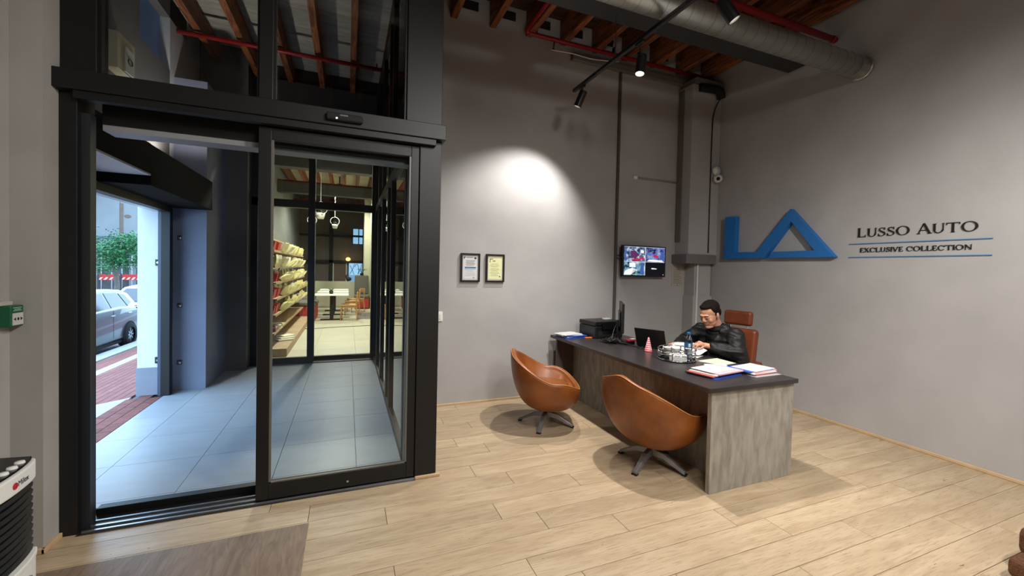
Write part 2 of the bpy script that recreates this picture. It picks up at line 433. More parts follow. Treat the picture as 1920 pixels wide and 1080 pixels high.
ssolid('ceiling_bulkhead', box(-2.0, -1.60, 4.52, 6.28, 2.262, 2.62), 'bulkhead', 'dark boxed bulkhead above the street doorway', .004)
# right flank: glazing in front of a dark lining
ul = thing('fill_uplighter', 'added fill uplight hidden on top of the dark bulkhead in the lobby', 'uplight', (-1.80, 5.7, 2.62))  # hidden uplight, added to brighten the lobby ceiling
MB().lathe([(0, 0), (.07, 0), (.08, .06), (.07, .06), (.06, .02), (0, .02)], 18).build('bowl', 'black_matte', ul)
MB().lathe([(0, .03), (.055, .03)], 18).build('lens', mat('fill_lens', (255, 240, 220), .3, emit=8), ul)
uld = bpy.data.lights.new('fill_beam', 'SPOT'); uld.energy = 45; uld.spot_size = R(150); uld.spot_blend = 1; uld.color = (1, .93, .84); uld.shadow_soft_size = .06
ulo = bpy.data.objects.new('beam', uld); COL.objects.link(ulo); ulo.parent = ul; ulo.location = (0, 0, .07); ulo.rotation_euler = (R(180), 0, 0)
ssolid('wall_flank', box(.60, .66, 3.34, 7.75, 0, 4.9), mat('flank_dark', (34, 35, 38), .6), 'dark lined flank wall of the lobby')
sg = struct('window_2', 'black framed glazing along the right side of the lobby')
box(.43, .50, 3.42, 7.5, 0, .07).build('sill_rail', F, sg); box(.43, .50, 3.42, 7.5, 2.52, 2.62).build('transom', F, sg); box(.43, .50, 3.42, 7.5, 4.40, 4.51).build('top_rail', F, sg)
for y in (3.44, 4.62, 5.02, 5.9, 6.7, 7.42): box(.43, .50, y, y+.07, 0, 4.51).build('mullion', F, sg)
ys = [3.51, 4.62, 5.09, 5.9, 6.77, 7.42]
for a, b in ((3.51, 4.62), (4.69, 5.02), (5.09, 5.9), (5.97, 6.7), (6.77, 7.42)):
    for z0, z1 in ((.07, 2.52), (2.62, 4.40)): box(.455, .463, a, b, z0, z1).build('pane', 'pane_side', sg)
# vestibule ceiling
vc = struct('ceiling_vestibule', 'grey boarded ceiling of the lobby on timber joists')
for i in range(20):
    if i == 0: bd = box(-1.6, 1.6, .002, .218, 0, .03).build('board', 'ceiling_board_grey', vc, loc=(-.75, YC+.001, ZC))
    elif YC+i*.22 < 7.5: share(bd, vc, (-.75, YC+i*.22, ZC))
vj = None
for i in range(6):
    x = -1.78+i*.455
    if vj is None: vj = box(-.04, .04, -1.38, 1.38, 0, .27).build('joist', 'joist_wood', vc, loc=(x, 6.11, ZC-.27), bevel=.006, seg=1)
    else: share(vj, vc, (x, 6.11, ZC-.27))
ssolid('wall_bulkhead', box(-2.0, .62, 7.5, 7.74, 3.62, 4.52), mat('beam_charcoal', (58, 58, 58), .7, var=.15, scale=3), 'dark beam over the shop entrance')
ssolid('wall_bulkhead_top', box(-2.0, .62, 7.56, 7.74, 4.52, 4.9), 'black_matte')
vp = thing('sprinkler_pipe', 'thin red pipe crossing the lobby ceiling above the door glazing', 'pipe', (0, 6.3, 4.43))
MB().tube([(-1.98, 0, 0), (.58, 0, 0)], .028, 12).build('pipe', 'red_pipe', vp, smooth=True)
for x in (-1.3, -.4, .35): box(x-.01, x+.01, -.03, .03, .0, .07).build('clip', 'dark_steel', vp)
pb = thing('meter_box', 'cream box with an oval badge high on the lobby wall', 'box', (-2.0, 4.86, 3.30))
box(0, .10, -.16, .16, 0, .32).build('cabinet', mat('cream', (196, 186, 156), .6), pb, bevel=.006)
box(.10, .108, -.04, .13, .02, .24).build('cover', 'paper', pb)
MB().lathe([(.045, 0), (.045, .006), (.035, .006), (.035, 0)], 20, Matrix.Translation((.108, .045, .13))@Matrix.Rotation(R(90), 4, 'Y')@Matrix.Diagonal((.7, 1, 1, 1))).build('badge', 'dark_steel', pb)

# ================================================================== SHOPFRONT INTO THE CAFE
sf = struct('window_3', 'black framed shopfront between the lobby and the cafe')
for x0, x1 in ((-1.42, -1.30), (.38, .46)): box(x0, x1, 7.48, 7.60, 0, 3.62).build('jamb', F, sf)
box(-.60, -.50, 7.44, 7.58, 0, 3.62).build('mullion', F, sf)
box(-1.42, .46, 7.48, 7.58, 2.52, 2.64).build('transom', F, sf); box(-1.42, .46, 7.48, 7.58, 3.55, 3.62).build('top_rail', F, sf)
box(-1.30, -.60, 7.44, 7.50, 0, .10).build('bottom_rail', F, sf); box(-.50, .38, 7.56, 7.62, 0, .08).build('bottom_rail', F, sf)
box(-1.42, .46, 7.40, 7.72, -.01, .012).build('threshold', 'dark_steel', sf)
for x0, x1 in ((-1.30, -.60), (-.50, .38)):
    box(x0, x1, 7.51, 7.516, .08, 2.52).build('pane', 'pane', sf); box(x0, x1, 7.51, 7.516, 2.64, 3.55).build('pane', 'pane', sf)
box(-.22, .02, 7.44, 7.48, 2.545, 2.60).build('door_sensor', 'black_gloss', sf)
# ================================================================== CEILING SERVICES
# spiral duct
dk = thing('ventilation_duct', 'round galvanised spiral ventilation duct below the joists', 'duct', (0, 2.70, 3.77))
MB().tube([(-1.6, 0, 0), (4.94, 0, 0)], .108, 40).build('duct_pipe', 'duct_zinc', dk, smooth=True)
seam = bpy.data.objects
first = None
RX = Matrix.Rotation(R(90), 4, 'Y')
for i in range(52):
    x = -1.5+i*.123
    if first is None: first = MB().lathe([(.1072, -.002), (.1096, 0), (.1072, .002)], 36, RX).build('seam_ring', 'duct_seam', dk, loc=(x, 0, 0), smooth=True)
    else: share(first, dk, (x, 0, 0))
MB().lathe([(.108, -.03), (.116, -.03), (.116, 0), (.108, 0)], 36, Matrix.Translation((4.945, 0, 0))@RX).build('wall_collar', 'duct_zinc', dk, smooth=True)
MB().boxm(.34, .18, .18, Matrix.Translation((1.75, .03, .10))).build('branch_box', 'duct_zinc', dk, bevel=.02)
# red pipes
rp = thing('fire_pipe', 'thick red pipe running above the spiral duct', 'pipe', (0, 2.96, 4.197))
MB().tube([(-1.5, 0, 0), (4.94, 0, 0)], .031, 16).build('pipe', 'red_pipe', rp, smooth=True)
for x in (1.2, 3.3, 4.88): MB().tube([(x, 0, 0), (x+.04, 0, 0)], .037, 16).build('coupling', 'red_pipe', rp, smooth=True)
sp = thing('sprinkler_pipe', 'thin red pipe along the top of the back wall', 'pipe', (0, 4.60, 4.44))
MB().tube([(1.97, -.02, .02), (2.0, 0, 0), (4.94, 0, 0)], .026, 12).build('pipe', 'red_pipe', sp, smooth=True)
MB().tube(bez([(1.98, 0, 0), (1.955, -.03, .0), (1.95, -.1, .02), (1.95, -.7, .03)], 5), .027, 12).build('elbow', 'red_pipe', sp, smooth=True)
for x in (2.08, 3.2, 4.4): MB().box(x-.012, x+.012, -.02, .02, .02, .09).build('hanger', 'dark_steel', sp)
MB().tube([(2.33, .0, -.02), (2.33, .03, -.10)], .012, 8).ell((2.33, .03, -.11), (.03, .012, .012)).build('sprinkler_head', 'chrome', sp)
cb = thing('white_cable', 'thin white cable hanging under the thin red pipe', 'cable')
MB().tube(bez([(2.33, 4.62, 4.32), (2.6, 4.61, 4.33), (2.9, 4.62, 4.33), (3.3, 4.62, 4.38)], 6), .007, 6).build('cable', 'white_plastic', cb, smooth=True)
tk = tag(box(2.62, XR-.02, YC-.07, YC, 4.29, 4.37).build('cable_trunking', 'grey_trunking', bevel=.003), 'long grey cable trunking high on the back wall', 'trunking')

# lighting track with spots
TX, TZ = 2.335, 3.62
tr = thing('lighting_track', 'black ceiling track carrying the spotlights', 'light track', (TX, 0, TZ))
box(-.018, .018, -1.2, 4.10, -.016, .016).build('rail', 'black_plastic', tr, bevel=.002)
box(-.007, .007, -1.2, 4.09, -.0175, -.012).build('slot', 'dark_steel', tr)
for y in (-.6,): MB().tube([(0, y, .016), (0, y, .90)], .004, 6).build('suspension_wire', 'steel', tr)
MB().tube([(0, 3.33, .016), (0, 3.33, .42)], .004, 6).build('suspension_wire', 'steel', tr)
LENS_ON = mat('lens_lit', (255, 244, 222), .3, emit=30)
def spot(name, label, y, aim, watts, cone=75, blend=.35, drop=.10, x=TX, z=TZ, col=(1, .962, .905), size=.035, dx=0):
    o = thing(name, label, 'spotlight', (x, y, z-.016), 0, 'track spotlights')
    MB().box(-.014, .014, -.05, .05, -.022, 0).build('adaptor', 'black_plastic', o, bevel=.003)
    MB().tube([(0, 0, -.02), (dx*.4, 0, -drop*.6), (dx, 0, -drop)], .007, 8).build('arm', 'black_plastic', o)
    piv = Vector((dx, 0, -drop)); d = (Vector(aim)-Vector((x, y, z-.016))-piv).normalized()
    q = Vector((0, 0, -1)).rotation_difference(d).to_matrix().to_4x4(); M = Matrix.Translation(piv)@q
    c = MB().lathe([(0, .045), (.040, .045), (.042, .04), (.042, -.125), (.036, -.125), (.034, -.105), (0, -.105)], 28, M).build('housing', 'black_plastic', o)
    smooth_by_angle(c)
    MB().lathe([(0, -.106), (.034, -.106)], 24, M).build('lens', LENS_ON, o)
    ld = bpy.data.lights.new('spot_beam', 'SPOT'); ld.energy = watts*SPOT_W; ld.spot_size = R(cone); ld.spot_blend = blend; ld.shadow_soft_size = size; ld.color = col
    lo = bpy.data.objects.new('beam', ld); COL.objects.link(lo); lo.parent = o; lo.matrix_local = M@Matrix.Translation((0, 0, -.14))
    return o
spot('track_spotlight', 'black spotlight at the wall end of the track, aimed at the back wall', 3.92, (1.70, 4.72, 1.3), 155, 98, .7)
spot('track_spotlight', 'glaring lit spotlight facing the camera below the track', 2.97, (1.75, 2.75, 0), 250, 125, .8, drop=.16, dx=.02)
spot('track_spotlight', 'black spotlight at the top edge beside the spiral duct', 2.10, (3.9, 1.2, 0.6), 95, 120, 1, drop=.19)
spot('track_spotlight', 'added fill spotlight on the near part of the track, out of view', 1.1, (2.3, 1.2, 0), 85, 140, 1, size=.10)  # unseen spot, added for general light
spot('track_spotlight', 'spotlight on the nearest part of the track, aimed at the right wall', -.2, (4.9, 1.3, .5), 380, 105, 1, size=.12)
fill_track = thing('lighting_track', 'added second ceiling track for fill light, unseen behind the camera', 'light track', (1.4, 0, TZ))  # unseen track and its spots, added as general fill for the room
box(-.018, .018, -3.2, 1.3, -.016, .016).build('rail', 'black_plastic', fill_track)
for y in (1.0, -2.6): MB().tube([(0, y, .016), (0, y, .90)], .004, 6).build('suspension_wire', 'steel', fill_track)
for y, ax, wv in ((.9, (-.6, 2.4, .3), 150), (-.8, (.6, 1.6, .6), 110), (-2.4, (2.5, 1, 1.0), 120)):
    spot('track_spotlight', 'added fill spotlight of the unseen second track behind the camera, '+{.9: 'nearest the door', -.8: 'in its middle', -2.4: 'at its far end'}[y], y, ax, wv, 140, 1, x=1.4, size=.18)

# ================================================================== BACK WALL
# boxed riser in the corner
ri = struct('wall_riser', 'grey boxed riser casing in the corner beside the television')
box(4.42, XR, 4.45, YC, 1.87, 4.24).build('upper_casing', 'wall_paint', ri, bevel=.004)
box(4.365, XR-.03, 4.42, YC, 1.74, 1.87).build('ledge_box', 'grey_trunking', ri, bevel=.003)
box(4.62, XR-.02, 4.52, YC, 0, 1.74).build('lower_casing', 'wall_paint', ri, bevel=.004)
box(4.60, XR, 4.51, YC, .0, 1.28).build('front_panel', 'wall_paint', ri, bevel=.004)
box(4.405, 4.42, 4.60, 4.69, 2.05, 4.2).build('cover_strip', 'grey_trunking', ri)
MB().tube([(4.66, 4.505, 0), (4.66, 4.505, 1.74)], .012, 8).build('conduit', 'white_plastic', ri)
box(4.43, XR-.01, 4.40, YC, 4.25, 4.31).build('top_plate', 'grey_trunking', ri)
el = thing('pipe_elbow', 'black pipe elbow at the top of the riser casing', 'pipe', (0, 0, 0))
MB().tube(bez([(4.52, 4.43, 4.19), (4.72, 4.40, 4.19), (4.84, 4.38, 4.17), (4.87, 4.38, 4.08)], 6), .055, 14).build('elbow', 'black_matte', el, smooth=True)
bc = thing('black_cable', 'thin black cable dropping down the corner beside the riser casing', 'cable')
MB().tube(bez([(4.87, 4.39, 4.08), (4.80, 4.43, 3.9), (4.78, 4.438, 3.5), (4.78, 4.438, 1.9)], 6), .008, 6).build('cable', 'black_plastic', bc, smooth=True)
# dome camera
dc = thing('dome_camera', 'white security camera in the corner above the sign', 'security camera', (4.86, 4.445, 2.98))
MB().lathe([(0, 0), (.06, 0), (.065, -.02), (.06, -.05), (0, -.055)], 24, Matrix.Translation((0, 0, .09))@Matrix.Rotation(R(90), 4, 'X')@Matrix.Diagonal((1, 1, -1, 1))).build('junction_box', 'white_plastic', dc, smooth=True)
MB().ell((-.01, -.07, -.03), (.062, .062, .058), 20, 12).build('camera_ball', 'white_plastic', dc, smooth=True)
MB().ell((-.045, -.108, -.042), (.026, .026, .026), 16, 10).build('lens', 'black_gloss', dc, smooth=True)
MB().box(-.02, .02, -.04, -.002, .0, .05).build('bracket', 'white_plastic', dc)
cn = thing('conduit', 'thin pale conduit with an end cap above the television', 'conduit', (0, 0, 0))
MB().tube([(3.68, YC-.012, 2.905), (4.42, YC-.012, 2.905)], .011, 8).build('pipe', mat('pale_grey', (150, 148, 146), .6), cn, smooth=True)
MB().box(3.64, 3.70, YC-.03, YC, 2.885, 2.925).build('end_cap', 'white_plastic', cn)
# vertical conduit
vc2 = tag(box(3.365, 3.40, YC-.03, YC, .80, 4.29).build('wall_conduit', mat('conduit_brown', (84, 78, 74), .6), bevel=.004), 'dark vertical conduit left of the television', 'conduit')
# television
tv = thing('television', 'small wall television showing four security camera views', 'television', (3.80, 4.60, 1.54), R(1.5))
box(-.373, .373, 0, .045, 0, .425).build('case', 'black_plastic', tv, bevel=.004)
MB().box(-.05, .05, .045, .10, .12, .30).build('wall_bracket', 'dark_steel', tv)
def screen(name, c0, c1, c2, sc, seed, e):
    m, nt, b = nodemat(name); N = nt.nodes.new; L = nt.links.new
    tc = N('ShaderNodeTexCoord'); mp = N('ShaderNodeMapping'); mp.inputs['Location'].default_value = (seed, 0, seed); L(tc.outputs['Object'], mp.inputs[0])
    v = N('ShaderNodeTexVoronoi'); v.inputs['Scale'].default_value = sc; L(mp.outputs[0], v.inputs['Vector'])
    n = N('ShaderNodeTexNoise'); n.inputs['Scale'].default_value = sc*.8; n.inputs['Detail'].default_value = 5; L(mp.outputs[0], n.inputs['Vector'])
    r = N('ShaderNodeValToRGB'); r.color_ramp.interpolation = 'CONSTANT'
    els = r.color_ramp.elements; els[0].color = lin(c0)+(1,); els[1].position = .42; els[1].color = lin(c1)+(1,)
    for p, c in ((.53, c2), (.62, (225, 235, 240)), (.36, (20, 30, 45))):
        x = els.new(p); x.color = lin(c)+(1,)
    L(n.outputs['Fac'], r.inputs[0]); L(r.outputs[0], b.inputs['Emission Color']); b.inputs['Emission Strength'].default_value = e
    b.inputs['Base Color'].default_value = (.01, .01, .012, 1); b.inputs['Roughness'].default_value = .2
    MATS[name] = m
screen('view_a', (50, 70, 110), (90, 110, 150), (190, 205, 220), 20, 1, .75); screen('view_b', (80, 90, 160), (110, 120, 195), (150, 170, 215), 12, 5, .7); screen('view_c', (40, 90, 120), (110, 160, 190), (190, 215, 220), 18, 9, .75)
def e_(name, c, s=.8): return mat(name, c, .3, emit=s)
E1, E2, E3, E4, E5 = e_('px_red', (190, 30, 70)), e_('px_violet', (90, 40, 90)), e_('px_white', (232, 238, 240)), e_('px_blue', (60, 90, 160)), e_('px_navy', (6, 6, 22), .4)
X0, X1, Z0, Z1 = -.350, .352, .022, .405; XM, ZM = .006, .205
qa = box(X0, XM-.003, -.002, .001, ZM+.002, Z1).build('screen_view', 'view_a', tv); qb = box(XM+.003, X1, -.002, .001, ZM+.002, Z1).build('screen_view', 'view_b', tv)
qc = box(X0, XM-.003, -.002, .001, Z0, ZM-.002).build('screen_view', 'view_c', tv); qd = box(XM+.003, X1, -.002, .001, Z0, ZM-.002).build('screen_view', E5, tv)
def px(parent, poly, m, y=-.0025): MB().prism(poly, lambda u, v: (u, y, v), lambda u, v: (u, y-.0006, v)).build('screen_patch', m, parent)
px(qa, [(-.22, .215), (-.10, .225), (-.03, .245), (-.09, .252), (-.20, .24)], E1); px(qa, [(-.25, .26), (-.16, .25), (-.10, .30), (-.17, .36), (-.24, .35)], E2)
px(qa, [(-.08, .26), (-.02, .235), (-.01, .25), (-.07, .285)], E1); px(qa, [(-.08, .33), (-.02, .32), (-.02, .36), (-.07, .365)], E3); px(qa, [(-.35, .22), (-.31, .23), (-.325, .33), (-.35, .36)], E4)
px(qb, [(.15, .28), (.22, .265), (.24, .29), (.16, .315)], E1); px(qb, [(.03, .215), (.33, .21), (.30, .235), (.08, .24)], E3); px(qb, [(.26, .25), (.34, .24), (.34, .33), (.29, .36)], E4)
px(qc, [(-.35, .025), (-.24, .025), (-.12, .09), (-.22, .12), (-.33, .08)], E3); px(qc, [(-.22, .04), (-.17, .04), (-.14, .09), (-.20, .10)], 'black_matte'); px(qc, [(-.08, .03), (-.01, .03), (-.02, .19), (-.07, .19)], E4)
px(qc, [(-.26, .13), (-.16, .13), (-.16, .19), (-.26, .19)], E3)
px(qd, [(.11, .115), (.13, .107), (.20, .107), (.22, .115), (.17, .122), (.13, .124)], E3); px(qd, [(.325, .028), (.337, .028), (.337, .037), (.325, .037)], E3)
for a in ((X0, X1, Z1, Z1+.003), (X0, X1, ZM-.002, ZM+.002), (XM-.003, XM+.003, Z0, Z1)): box(a[0], a[1], -.0015, .001, a[2], a[3]).build('screen_line', E3, tv)
tc_ = thing('television_cable', 'black cables running from the television to the dark conduit', 'cable')
for dz in (0, .03): MB().tube(bez([(3.40, YC-.01, 1.80+dz), (3.43, 4.66, 1.78+dz*1.6), (3.47, 4.64, 1.81+dz)], 5), .006, 6).build('cable', 'black_plastic', tc_, smooth=True)
# notice under the ledge box
nt_ = thing('wall_notice', 'pale printed notice pinned to the wall below the ledge box', 'notice', (4.375, YC-.004, 1.405))
box(0, .215, 0, .004, 0, .30).build('sheet', mat('notice_paper', (176, 168, 156), .8), nt_)
for i in range(9): box(.03, .185-.02*(i % 3), -.0012, 0, .05+i*.024, .056+i*.024).build('text_line', mat('ink_soft', (120, 112, 104), .8), nt_)
for z in (.02, .275): MB().tube([(.107, -.004, z), (.107, 0, z)], .006, 8).build('pin', 'black_plastic', nt_)
# light switch
ls = thing('light_switch', 'white light switch on the back wall beside the door frame', 'switch', (.985, YC, 1.04))
box(-.04, .04, -.012, 0, -.055, .055).build('plate', 'white_plastic', ls, bevel=.004); box(-.018, .018, -.017, -.012, -.03, .03).build('rocker', mat('rocker', (215, 213, 205), .4), ls, bevel=.002)
# certificates
def cert(x, label, paper_c, kind):
    o = thing('framed_certificate', label, 'certificate', (x, YC, 1.445), 0, 'certificates on the back wall')
    W_, H_ = .235, .335
    for a in ((0, .02, 0, H_), (W_-.02, W_, 0, H_), (.02, W_-.02, 0, .02), (.02, W_-.02, H_-.02, H_)): box(a[0], a[1], -.028, 0, a[2], a[3]).build('frame_bar', mat('frame_wenge', (38, 26, 22), .35), o, bevel=.002)
    box(.02, W_-.02, -.012, -.002, .02, H_-.02).build('mount', 'paper', o)
    sh = box(.032, W_-.032, -.014, -.012, .034, H_-.034).build('sheet', mat('cert_'+kind, paper_c, .7), o)
    ink = mat('ink', (84, 88, 92), .8); f_ = lambda a, b, c, d, m: box(a, b, -.0152, -.014, c, d).build('print_mark', m, sh)
    if kind == 'a':
        MB().prism([(.036, .295), (.062, .295), (.05, .275), (.036, .262)], lambda u, v: (u, -.014, v), lambda u, v: (u, -.0152, v)).build('print_mark', mat('ink_blue', (66, 110, 140), .7), sh)
        f_(.165, .19, .268, .288, mat('ink_dark', (40, 42, 46), .7)); f_(.07, .15, .282, .286, ink)
        for i, z in enumerate((.25, .238, .226, .215, .204, .19)): f_(.06+.008*(i % 2), .18-.01*(i % 3), z, z+.003, ink)
        f_(.05, .187, .15, .172, mat('ink_sky', (120, 170, 205), .7)); f_(.05, .187, .166, .174, 'ink_blue')
        for i, z in enumerate((.135, .12, .10, .085, .07)): f_(.05+.02*(i % 2), .15+.01*i, z, z+.0025, mat('ink_pale', (160, 165, 168), .8))
        f_(.15, .172, .046, .052, 'ink_dark')
    else:
        f_(.048, .09, .272, .279, 'ink_dark'); f_(.048, .055, .235, .279, 'ink_dark'); f_(.085, .12, .248, .256, ink)
        for i, z in enumerate((.222, .208, .194, .18, .16, .148, .136, .12, .105, .09, .075)): f_(.07-.01*(i % 3), .15+.012*(i % 3), z, z+.0022, mat('ink_olive', (140, 142, 110), .8))
        MB().lathe([(0, 0), (.008, 0)], 12, Matrix.Translation((.178, -.0148, .065))@Matrix.Rotation(R(90), 4, 'X')).build('print_mark', 'ink_dark', sh)
cert(1.225, 'framed certificate with a blue band on white paper, left of two', (214, 216, 220), 'a')
cert(1.535, 'framed certificate on pale yellow paper with a black corner mark', (226, 228, 176), 'b')

# ================================================================== SIGN ON THE RIGHT WALL  (u runs towards the camera side: u = -Y)
sg_ = thing('company_logo', 'blue raised L and triangle logo on the right wall', 'logo', (XR, 0, 0))
def wallshape(name, poly, m, parent, t0, t1, bevel=0): return MB().prism(poly, lambda y, z: (-t0, y, z), lambda y, z: (-t1, y, z)).build(name, m, parent, bevel=bevel)
BL = mat('sign_blue', (22, 112, 190), .35)
# foot of the L runs on into the left leg of the triangle
wallshape('letter_l', [(4.258, 1.814), (4.255, 2.395), (4.085, 2.388), (4.090, 1.90), (3.772, 1.897), (3.345, 2.395), (3.336, 2.245), (3.66, 1.818)], BL, sg_, .001, .075, .002)
wallshape('letter_a', [(3.345, 2.395), (2.850, 1.812), (3.612, 1.817), (3.546, 1.893), (3.061, 1.893), (3.336, 2.245)], BL, sg_, .001, .070, .002)

def strip(pts, ws):
    """variable width stroke as a list of quads"""
    out = []; P = [Vector(p) for p in pts]; nrm = []
    for i in range(len(P)):
        d = (P[min(i+1, len(P)-1)]-P[max(i-1, 0)]).normalized(); nrm.append(Vector((-d.y, d.x)))
    for i in range(len(P)-1):
        out.append([P[i]+nrm[i]*ws[i]/2, P[i]-nrm[i]*ws[i]/2, P[i+1]-nrm[i+1]*ws[i+1]/2, P[i+1]+nrm[i+1]*ws[i+1]/2])
    return out
def rect(a, b, c, d): return [[Vector((a, c)), Vector((b, c)), Vector((b, d)), Vector((a, d))]]
TK, TN, SF = .13, .05, .055                              # thick, thin, serif
def stem(x, w=TK, y0=0, y1=1, top=True, bot=True):
    o = rect(x, x+w, y0, y1)
    if bot: o += rect(x-SF, x+w+SF, y0, y0+.035)
    if top: o += rect(x-SF, x+w+SF, y1-.035, y1)
    return o
def ring(cx, cy, rx, ry, tx, ty, a0=0, a1=360, n=36):
    o = []
    for i in range(n):
        a, b = R(a0+(a1-a0)*i/n), R(a0+(a1-a0)*(i+1)/n)
        o.append([Vector((cx+rx*math.cos(a), cy+ry*math.sin(a))), Vector((cx+(rx-tx)*math.cos(a), cy+(ry-ty)*math.sin(a))), Vector((cx+(rx-tx)*math.cos(b), cy+(ry-ty)*math.sin(b))), Vector((cx+rx*math.cos(b), cy+ry*math.sin(b)))])
    return o
def glyph(c):
    if c == 'L': return stem(.07)+rect(.07, .62, 0, TN)+strip([(.60, .0), (.62, .22)], [.05, .02]), .68
    if c == 'U': return stem(.07, TK, .32, 1, bot=False)+stem(.66, TN, .32, 1, bot=False)+ring(.39, .34, .32, .35, .10, TN, 180, 360, 20), .80
    if c == 'S':
        pts = [(.52-.0, .80), (.46, .93), (.32, .975), (.18, .92), (.12, .78), (.18, .64), (.33, .53), (.48, .42), (.54, .26), (.47, .10), (.31, .025), (.14, .07), (.06, .24)]
        q = bez([(x, y, 0) for x, y in pts], 4); q = [(p.x, p.y) for p in q]; n = len(q)
        return strip(q, [.04+.085*math.exp(-((i/(n-1)-.5)/.22)**2) for i in range(n)])+strip([(.52, .72), (.535, .99)], [.03, .03])+strip([(.06, .30), (.045, .0)], [.03, .03]), .62
    if c == 'O': return ring(.5, .5, .48, .52, .14, .045), 1.02
    if c == 'C': return ring(.5, .5, .46, .52, .14, .045, 42, 318)+strip([(.85, .62), (.86, .96)], [.03, .05]), .92
    if c == 'A': return strip([(.42, 1.02), (.10, .02)], [.05, .05])+strip([(.42, 1.02), (.78, .02)], [.13, .14])+rect(.24, .66, .33, .37)+rect(0, .22, 0, .035)+rect(.64, .92, 0, .035), .88
    if c == 'T': return stem(.36, TK, 0, 1, top=False)+rect(.02, .83, .955, 1)+strip([(.035, .99), (.03, .78)], [.05, .02])+strip([(.815, .99), (.82, .78)], [.05, .02]), .84
    if c == 'E': return stem(.07)+rect(.07, .58, 0, .045)+rect(.07, .56, .955, 1)+rect(.07, .44, .49, .53)+strip([(.565, .0), (.59, .2)], [.05, .02])+strip([(.545, 1), (.56, .82)], [.05, .02])+strip([(.43, .42), (.43, .60)], [.03, .03]), .64
    if c == 'X': return strip([(.12, .98), (.70, .02)], [.14, .14])+strip([(.70, .98), (.10, .02)], [.045, .045])+rect(.0, .26, .965, 1)+rect(.56, .84, .965, 1)+rect(.0, .24, 0, .035)+rect(.56, .86, 0, .035), .84
    if c == 'I': return stem(.07), .27
    if c == 'V': return strip([(.10, .98), (.42, -.02)], [.13, .13])+strip([(.74, .98), (.42, -.02)], [.05, .05])+rect(0, .26, .965, 1)+rect(.60, .86, .965, 1), .84
    if c == 'N': return stem(.10, TN)+stem(.76, TN, bot=False)+strip([(.10, .98), (.79, .02)], [.13, .13]), .93
    return [], .34
def wall_text(name, label, txt, y_left, y_right, z, h, big=()):
    o = thing(name, label, 'lettering', (XR, 0, 0))
    items = []; x = 0
    for i, c in enumerate(txt):
        g_, wd = glyph(c); s = 1.10 if i in big else 1.0; items.append((g_, x, s, c)); x += wd*s+.06
    k = (y_left-y_right)/x
    for g_, x0, s, c in items:
        if not g_: continue
        mb = MB()
        for q in g_:
            mb.prism([(p.x, p.y) for p in q], lambda u, v: (-.0005, y_left-(x0+u*s)*k, z+v*s*h), lambda u, v: (-.012, y_left-(x0+u*s)*k, z+v*s*h))
        mb.build('letter_'+c.lower(), mat('sign_black', (18, 17, 17), .4), o)
wall_text('sign_lettering', 'large black serif letters reading LUSSO AUTO on the right wall', 'LUSSO AUTO', 2.675, 1.775, 2.018, .084, (0, 6))
wall_text('sign_lettering', 'small black serif letters reading EXCLUSIVE COLLECTION between two blue lines', 'EXCLUSIVE COLLECTION', 2.645, 1.812, 1.861, .043)
SB = mat('sign_line_blue', (70, 128, 178), .35)
for z, lb in ((1.949, 'thin blue line below the large black letters'), (1.810, 'thin blue line below the small black letters')):
    tag(box(XR-.010, XR, 1.698, 2.748, z-.004, z+.004).build('sign_line', SB), lb, 'sign line', 'blue lines of the sign')
# ================================================================== DESK
DT = .785
dsk = thing('office_desk', 'long dark-topped reception desk with concrete-look panels', 'desk', (2.40, 2.17, 0))
box(0, .935, 0, 2.48, DT-.035, DT).build('desktop', 'desk_top', dsk, bevel=.003)
box(-.0015, 0, .004, 2.476, DT-.031, DT-.004).build('edge_band', 'desk_edge', dsk)
box(.052, .925, .03, .066, 0, DT-.035).build('end_panel', 'desk_concrete', dsk, bevel=.002)
box(.052, .925, 2.39, 2.426, 0, DT-.035).build('end_panel', 'desk_side', dsk, bevel=.002)
box(.29, .315, .066, 2.39, 0.0, DT-.035).build('modesty_panel', 'desk_concrete', dsk)
box(.315, .92, 1.95, 2.39, .0, DT-.036).build('drawer_pedestal', 'desk_side', dsk)

